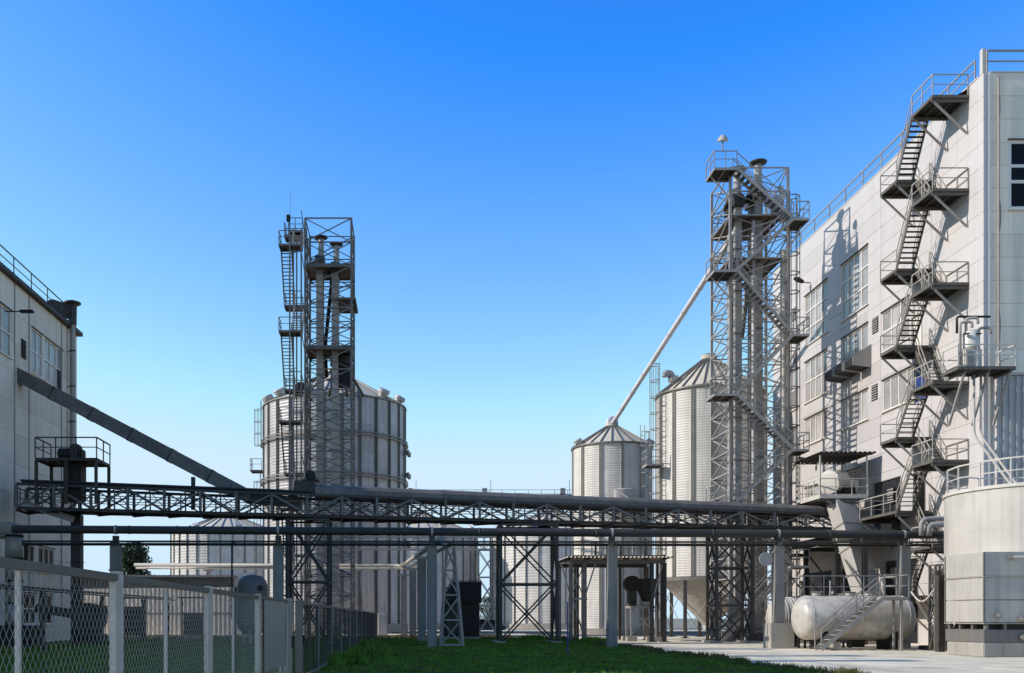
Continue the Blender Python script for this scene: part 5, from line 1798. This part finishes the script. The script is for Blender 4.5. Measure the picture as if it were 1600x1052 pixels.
for k, (px, D, lab) in enumerate(((210, 74.5, 'dark switch cabinet on a post before the corrugated fence'), (302, 73.0, 'dark slatted cabinet under a small hood before the corrugated fence'))):
    t = thing('switch_cabinet', lab, 'cabinet', (PX(px, D), D, 0))
    x = PX(px, D)
    bevel_box('cabinet', t, x - .7, x + .7, D - .3, D + .3, .3, 2.5 - .5 * k, 'steel_dark', .04)
    box('plinth', t, x - .6, x + .6, D - .25, D + .25, 0, .298, 'concrete')
    box('hood', t, x - 1.0, x + 1.0, D - .6, D + .5, 3.1, 3.2, 'steel_dark')
    for s_ in (-.85, .85):
        box('hood_post', t, x + s_ - .05, x + s_ + .05, D - .05, D + .05, 0, 3.1, 'steel_mid')
# upright pressure vessel
pv = thing('pressure_vessel', 'upright grey domed pressure vessel on short legs behind the fence', 'tank', (PX(394, 58), 58, 0))
x = PX(394, 58)
prof = [(.05, .55), (.5, .65), (.82, .95), (.92, 1.3), (.92, 3.5), (.85, 3.85), (.6, 4.12), (.05, 4.25)]
lathe('shell', pv, prof, 'housing_grey', Matrix.Translation((x, 58, 0)), 36)
for k in range(3):
    a = -math.pi / 2 + k * math.tau / 3
    bar('leg', pv, (x + .7 * math.cos(a), 58 + .7 * math.sin(a), 0), (x + .7 * math.cos(a), 58 + .7 * math.sin(a), 1.2), .12, 'steel_light')
M, L = frame_of((x + .6, 57.25, 3.4), (x + .68, 57.0, 3.45))
lathe('gauge', pv, [(.13, 0), (.16, .02), (.16, .08), (.13, .1)], 'steel_dark', M, 16)
sweep('pipe', pv, rounded([(x - .85, 57.6, 1.5), (x - 1.15, 57.6, 1.5), (x - 1.15, 57.6, 6.1), (x - .9, 57.6, 6.2)], .15), .05, 'steel_dark', 8)

# ================================================================== fence
FX = -2.68
fw_ = {}


def mesh_panel(t, y0, y1, z0, z1, pitch=.062, wire=.0026, m='wire'):
    """diamond mesh of crossing wires, one joined part"""
    v, f = [], []
    h, L = z1 - z0, y1 - y0

    def wire_seg(a, b, dx):
        i = len(v)
        d = (Vector(b) - Vector(a)).normalized()
        n1 = Vector((1, 0, 0)) * wire
        n2 = d.cross(Vector((1, 0, 0))) * wire
        for p in (a, b):
            p = Vector(p) + Vector((dx, 0, 0))
            v.extend([p + n1, p - n1 * .5 + n2 * .87, p - n1 * .5 - n2 * .87])
        for k in range(3):
            f.append((i + k, i + (k + 1) % 3, i + 3 + (k + 1) % 3, i + 3 + k))
    slope = 1.15
    run = h / slope
    s = -run
    while s < L:
        for sign in (1, -1):
            a0, a1 = s, s + run
            b0, b1 = (z0, z1) if sign > 0 else (z1, z0)
            t0, t1 = max(0, -a0 / run), min(1, (L - a0) / run)
            if t1 > t0:
                wire_seg((0, y0 + a0 + run * t0, b0 + (b1 - b0) * t0), (0, y0 + a0 + run * t1, b0 + (b1 - b0) * t1), sign * wire)
        s += pitch
    o = put('wire_mesh', pymesh('wire_mesh', v, f, m), t, Matrix.Translation((FX, 0, 0)))
    o['kind'] = 'stuff'
    return o


TOP = 2.0
near = [(4.6, 8.72), (8.84, 12.72), (12.86, 16.9)]
nl = ['mesh fence panel nearest the camera with broad top rail', 'second wire mesh fence panel from the camera', 'third wire mesh fence panel from the camera left of the sign board']
for (y0, y1), lab in zip(near, nl):
    t = thing('mesh_fence', lab, 'fence', (FX, (y0 + y1) / 2, 0), 'chain link fence panels')
    box('top_rail', t, FX - .03, FX + .03, y0, y1, TOP - .065, TOP, 'fence_rail')
    box('bottom_rail', t, FX - .025, FX + .025, y0, y1, .09, .14, 'fence_post_paint')
    for y in (y0 + .03, y1 - .03):
        box('frame_upright', t, FX - .028, FX + .028, y - .03, y + .03, .141, TOP - .066, 'fence_post_paint')
    ym = (y0 + y1) / 2 - .02 if y0 > 5 else 6.7
    box('middle_upright', t, FX - .07, FX - .036, ym - .018, ym + .018, .02, TOP - .07, 'fence_post_paint')
    mesh_panel(t, y0 + .06, y1 - .06, .14, TOP - .066, .10, .0018 if y0 < 8.5 else .0022)
for k, (y, lab) in enumerate(((8.78, 'square fence post between the two nearest mesh panels'), (12.79, 'square fence post between the second and third mesh panels'), (16.98, 'square fence post just left of the sign board'))):
    t = thing('fence_post', lab, 'post', (FX, y, 0), 'fence posts')
    bevel_box('shaft', t, FX - .05, FX + .05, y - .05, y + .05, -.05, TOP + .03, 'fence_post_paint', .006)
    box('cap', t, FX - .056, FX + .056, y - .056, y + .056, TOP + .031, TOP + .045, 'steel_mid')
# gate with the sign board
gt = thing('fence_gate', 'narrow mesh gate with a blank grey board hung on it', 'gate', (FX, 19, 0))
gy0, gy1 = 17.1, 21.0
box('top_rail', gt, FX - .03, FX + .03, gy0, gy1, TOP - .06, TOP, 'fence_rail')
box('bottom_rail', gt, FX - .03, FX + .03, gy0, gy1, .1, .16, 'steel_light')
for y in (gy0 + .03, gy1 - .03, 19.9):
    box('frame_upright', gt, FX - .028, FX + .028, y - .03, y + .03, .161, TOP - .061, 'steel_light')
mesh_panel(gt, gy0 + .06, gy1 - .06, .16, TOP - .06, .12, .0025)
bd = thing('sign_board', 'blank grey sheet board fixed to the mesh gate', 'board', (FX + .06, 18.6, .7))
bevel_box('board_sheet', bd, FX + .035, FX + .055, 17.35, 20.3, .62, 1.93, 'board', .005)
for y in (17.3, 20.33):
    box('board_edge', bd, FX + .033, FX + .06, y - .015, y + .015, .61, 1.94, 'steel_mid')
for y, lab in ((21.15, 'tall grey gate post right of the blank board'), (23.3, 'second grey post where the long dark fence begins')):
    t = thing('gate_post', lab, 'post', (FX, y, 0), 'gate posts')
    bevel_box('shaft', t, FX - .09, FX + .09, y - .09, y + .09, -.05, TOP + .03, 'board' if y < 22 else 'steel', .01)
    box('lock_box', t, FX + .091, FX + .13, y - .06, y + .06, .95, 1.2, 'steel_dark')
# long fence of framed mesh panels
fy = [23.5, 27.9, 32.6, 37.2, 42.4, 47.6, 52.7, 57.9, 63.0, 68.0, 73.0, 78.0]
ordn = ['first', 'second', 'third', 'fourth', 'fifth', 'sixth', 'seventh', 'eighth', 'ninth', 'tenth', 'eleventh']
for k, (y0, y1) in enumerate(zip(fy, fy[1:])):
    t = thing('mesh_fence', f'{ordn[k]} panel of the long dark fence counted from the gate', 'fence', (FX, (y0 + y1) / 2, 0), 'long fence panels')
    box('top_rail', t, FX - .035, FX + .035, y0 + .06, y1 - .06, TOP - .07, TOP, 'fence_rail')
    box('bottom_rail', t, FX - .03, FX + .03, y0 + .06, y1 - .06, .1, .16, 'steel')
    for y in (y0 + .1, (y0 + y1) / 2, y1 - .1):
        box('frame_upright', t, FX - .03, FX + .03, y - .035, y + .035, .161, TOP - .071, 'steel_mid')
    mesh_panel(t, y0 + .14, y1 - .14, .16, TOP - .07, .16, .003, 'wire_dark')
for k, y in enumerate(fy[1:]):
    t = thing('fence_post', f'post after the {ordn[k]} panel of the long dark fence', 'post', (FX, y, 0), 'long fence posts')
    box('shaft', t, FX - .05, FX + .05, y - .055, y + .055, -.02, TOP + .04, 'steel_light')
    box('cap', t, FX - .055, FX + .055, y - .06, y + .06, TOP + .041, TOP + .055, 'steel_mid')
ep = thing('sheet_fence', 'short pale sheet panel closing the far end of the long fence', 'fence', (FX + .4, 78.2, 0))
corrugated('sheet', ep, (FX + .05, 78.2, .1), (1, 0, 0), (0, 0, 1), .75, 1.85, 'paint_white', .2, .04, (0, -1, 0))
box('end_post', ep, FX + .8, FX + .88, 78.14, 78.22, 0, 2.0, 'steel_light')


# ================================================================== trees
def tree(name, label, x, y, h, rx, m='leaf', nleaf=2600, trunk=.25, group='far trees', low=.25):
    t = thing(name, label, 'tree', (x, y, 0), group)
    lathe('trunk', t, [(.22 * h * .12, 0), (.16 * h * .1, h * .3), (.05 * h * .1, h * .75)], 'bark', Matrix.Translation((x, y, -.1)), 9)
    cl_ = [(rng.normal(0, rx * .38), rng.normal(0, rx * .38), h * (low + (1 - low) * rng.random() ** .8 * .9), rng.uniform(.28, .5) * rx) for _ in range(26)]
    for k in range(6):
        c = cl_[k]
        bar('limb', t, (x, y, h * rng.uniform(.2, .4)), (x + c[0], y + c[1], c[2]), .04 * h * .25, 'bark', shape='tube')
    N = nleaf
    idx = rng.integers(0, len(cl_), N)
    C = np.array(cl_)[idx]
    d = rng.normal(size=(N, 3))
    d /= np.linalg.norm(d, axis=1)[:, None]
    rad = C[:, 3] * rng.random(N) ** .35
    taper = np.clip(1.25 - (C[:, 2] / h), .35, 1)
    c = np.stack([C[:, 0] * taper, C[:, 1] * taper, C[:, 2]], 1) + d * rad[:, None] * np.array([1, 1, .75])
    s = h * rng.uniform(.012, .026, N)
    u = rng.normal(size=(N, 3))
    u /= np.linalg.norm(u, axis=1)[:, None]
    w = np.cross(u, rng.normal(size=(N, 3)))
    w /= np.linalg.norm(w, axis=1)[:, None]
    V = np.stack([c - u * s[:, None], c + w * s[:, None] * .6, c + u * s[:, None], c - w * s[:, None] * .6], 1).reshape(-1, 3)
    me = bpy.data.meshes.new('crown')
    me.from_pydata(V.tolist(), [], np.arange(N * 4).reshape(-1, 4).tolist())
    me.materials.append(MATS[m])
    put('crown', me, t, Matrix.Translation((x, y, 0)))
    return t


tree('broadleaf_tree', 'dark leafy tree beyond the shed beside the blue toned pillar', PX(207, 130), 130, 11.8, 3.6, 'leaf', 6500)
tree('broadleaf_tree', 'lower spreading tree left of the dark leafy tree', PX(178, 134), 134, 8.0, 2.2, 'leaf_light', 3000)
tree('broadleaf_tree', 'tree partly hidden behind the bridge column', PX(112, 120), 120, 9.0, 2.0, 'leaf', 2600)
tree('broadleaf_tree', 'small tree just left of the pale low silo', PX(266, 150), 150, 7.2, 1.4, 'leaf', 1800)
tree('bush', 'round green bush far off in the gap between the far silos', PX(762, 175), 175, 5.6, 2.6, 'leaf_light', 2200, low=.1)
tree('bush', 'low bush at the far right of the gap between the far silos', PX(745, 190), 190, 4.6, 2.4, 'leaf', 1600, low=.1)
for i, (px, D, h, lab) in enumerate(((240, 160, 9, 'thin bare sapling right of the dark leafy tree'), (247, 165, 8, 'second thin bare sapling nearer the pale silo'))):
    t = thing('sapling', lab, 'tree', (PX(px, D), D, 0))
    bar('trunk', t, (PX(px, D), D, 0), (PX(px, D) + .1, D, h), .09, 'bark', shape='tube')
    for k in range(7):
        z = h * (.4 + .08 * k)
        bar('twig', t, (PX(px, D), D, z), (PX(px, D) + random.uniform(-.6, .6), D + random.uniform(-.5, .5), z + 1.0), .045, 'bark', shape='tube')
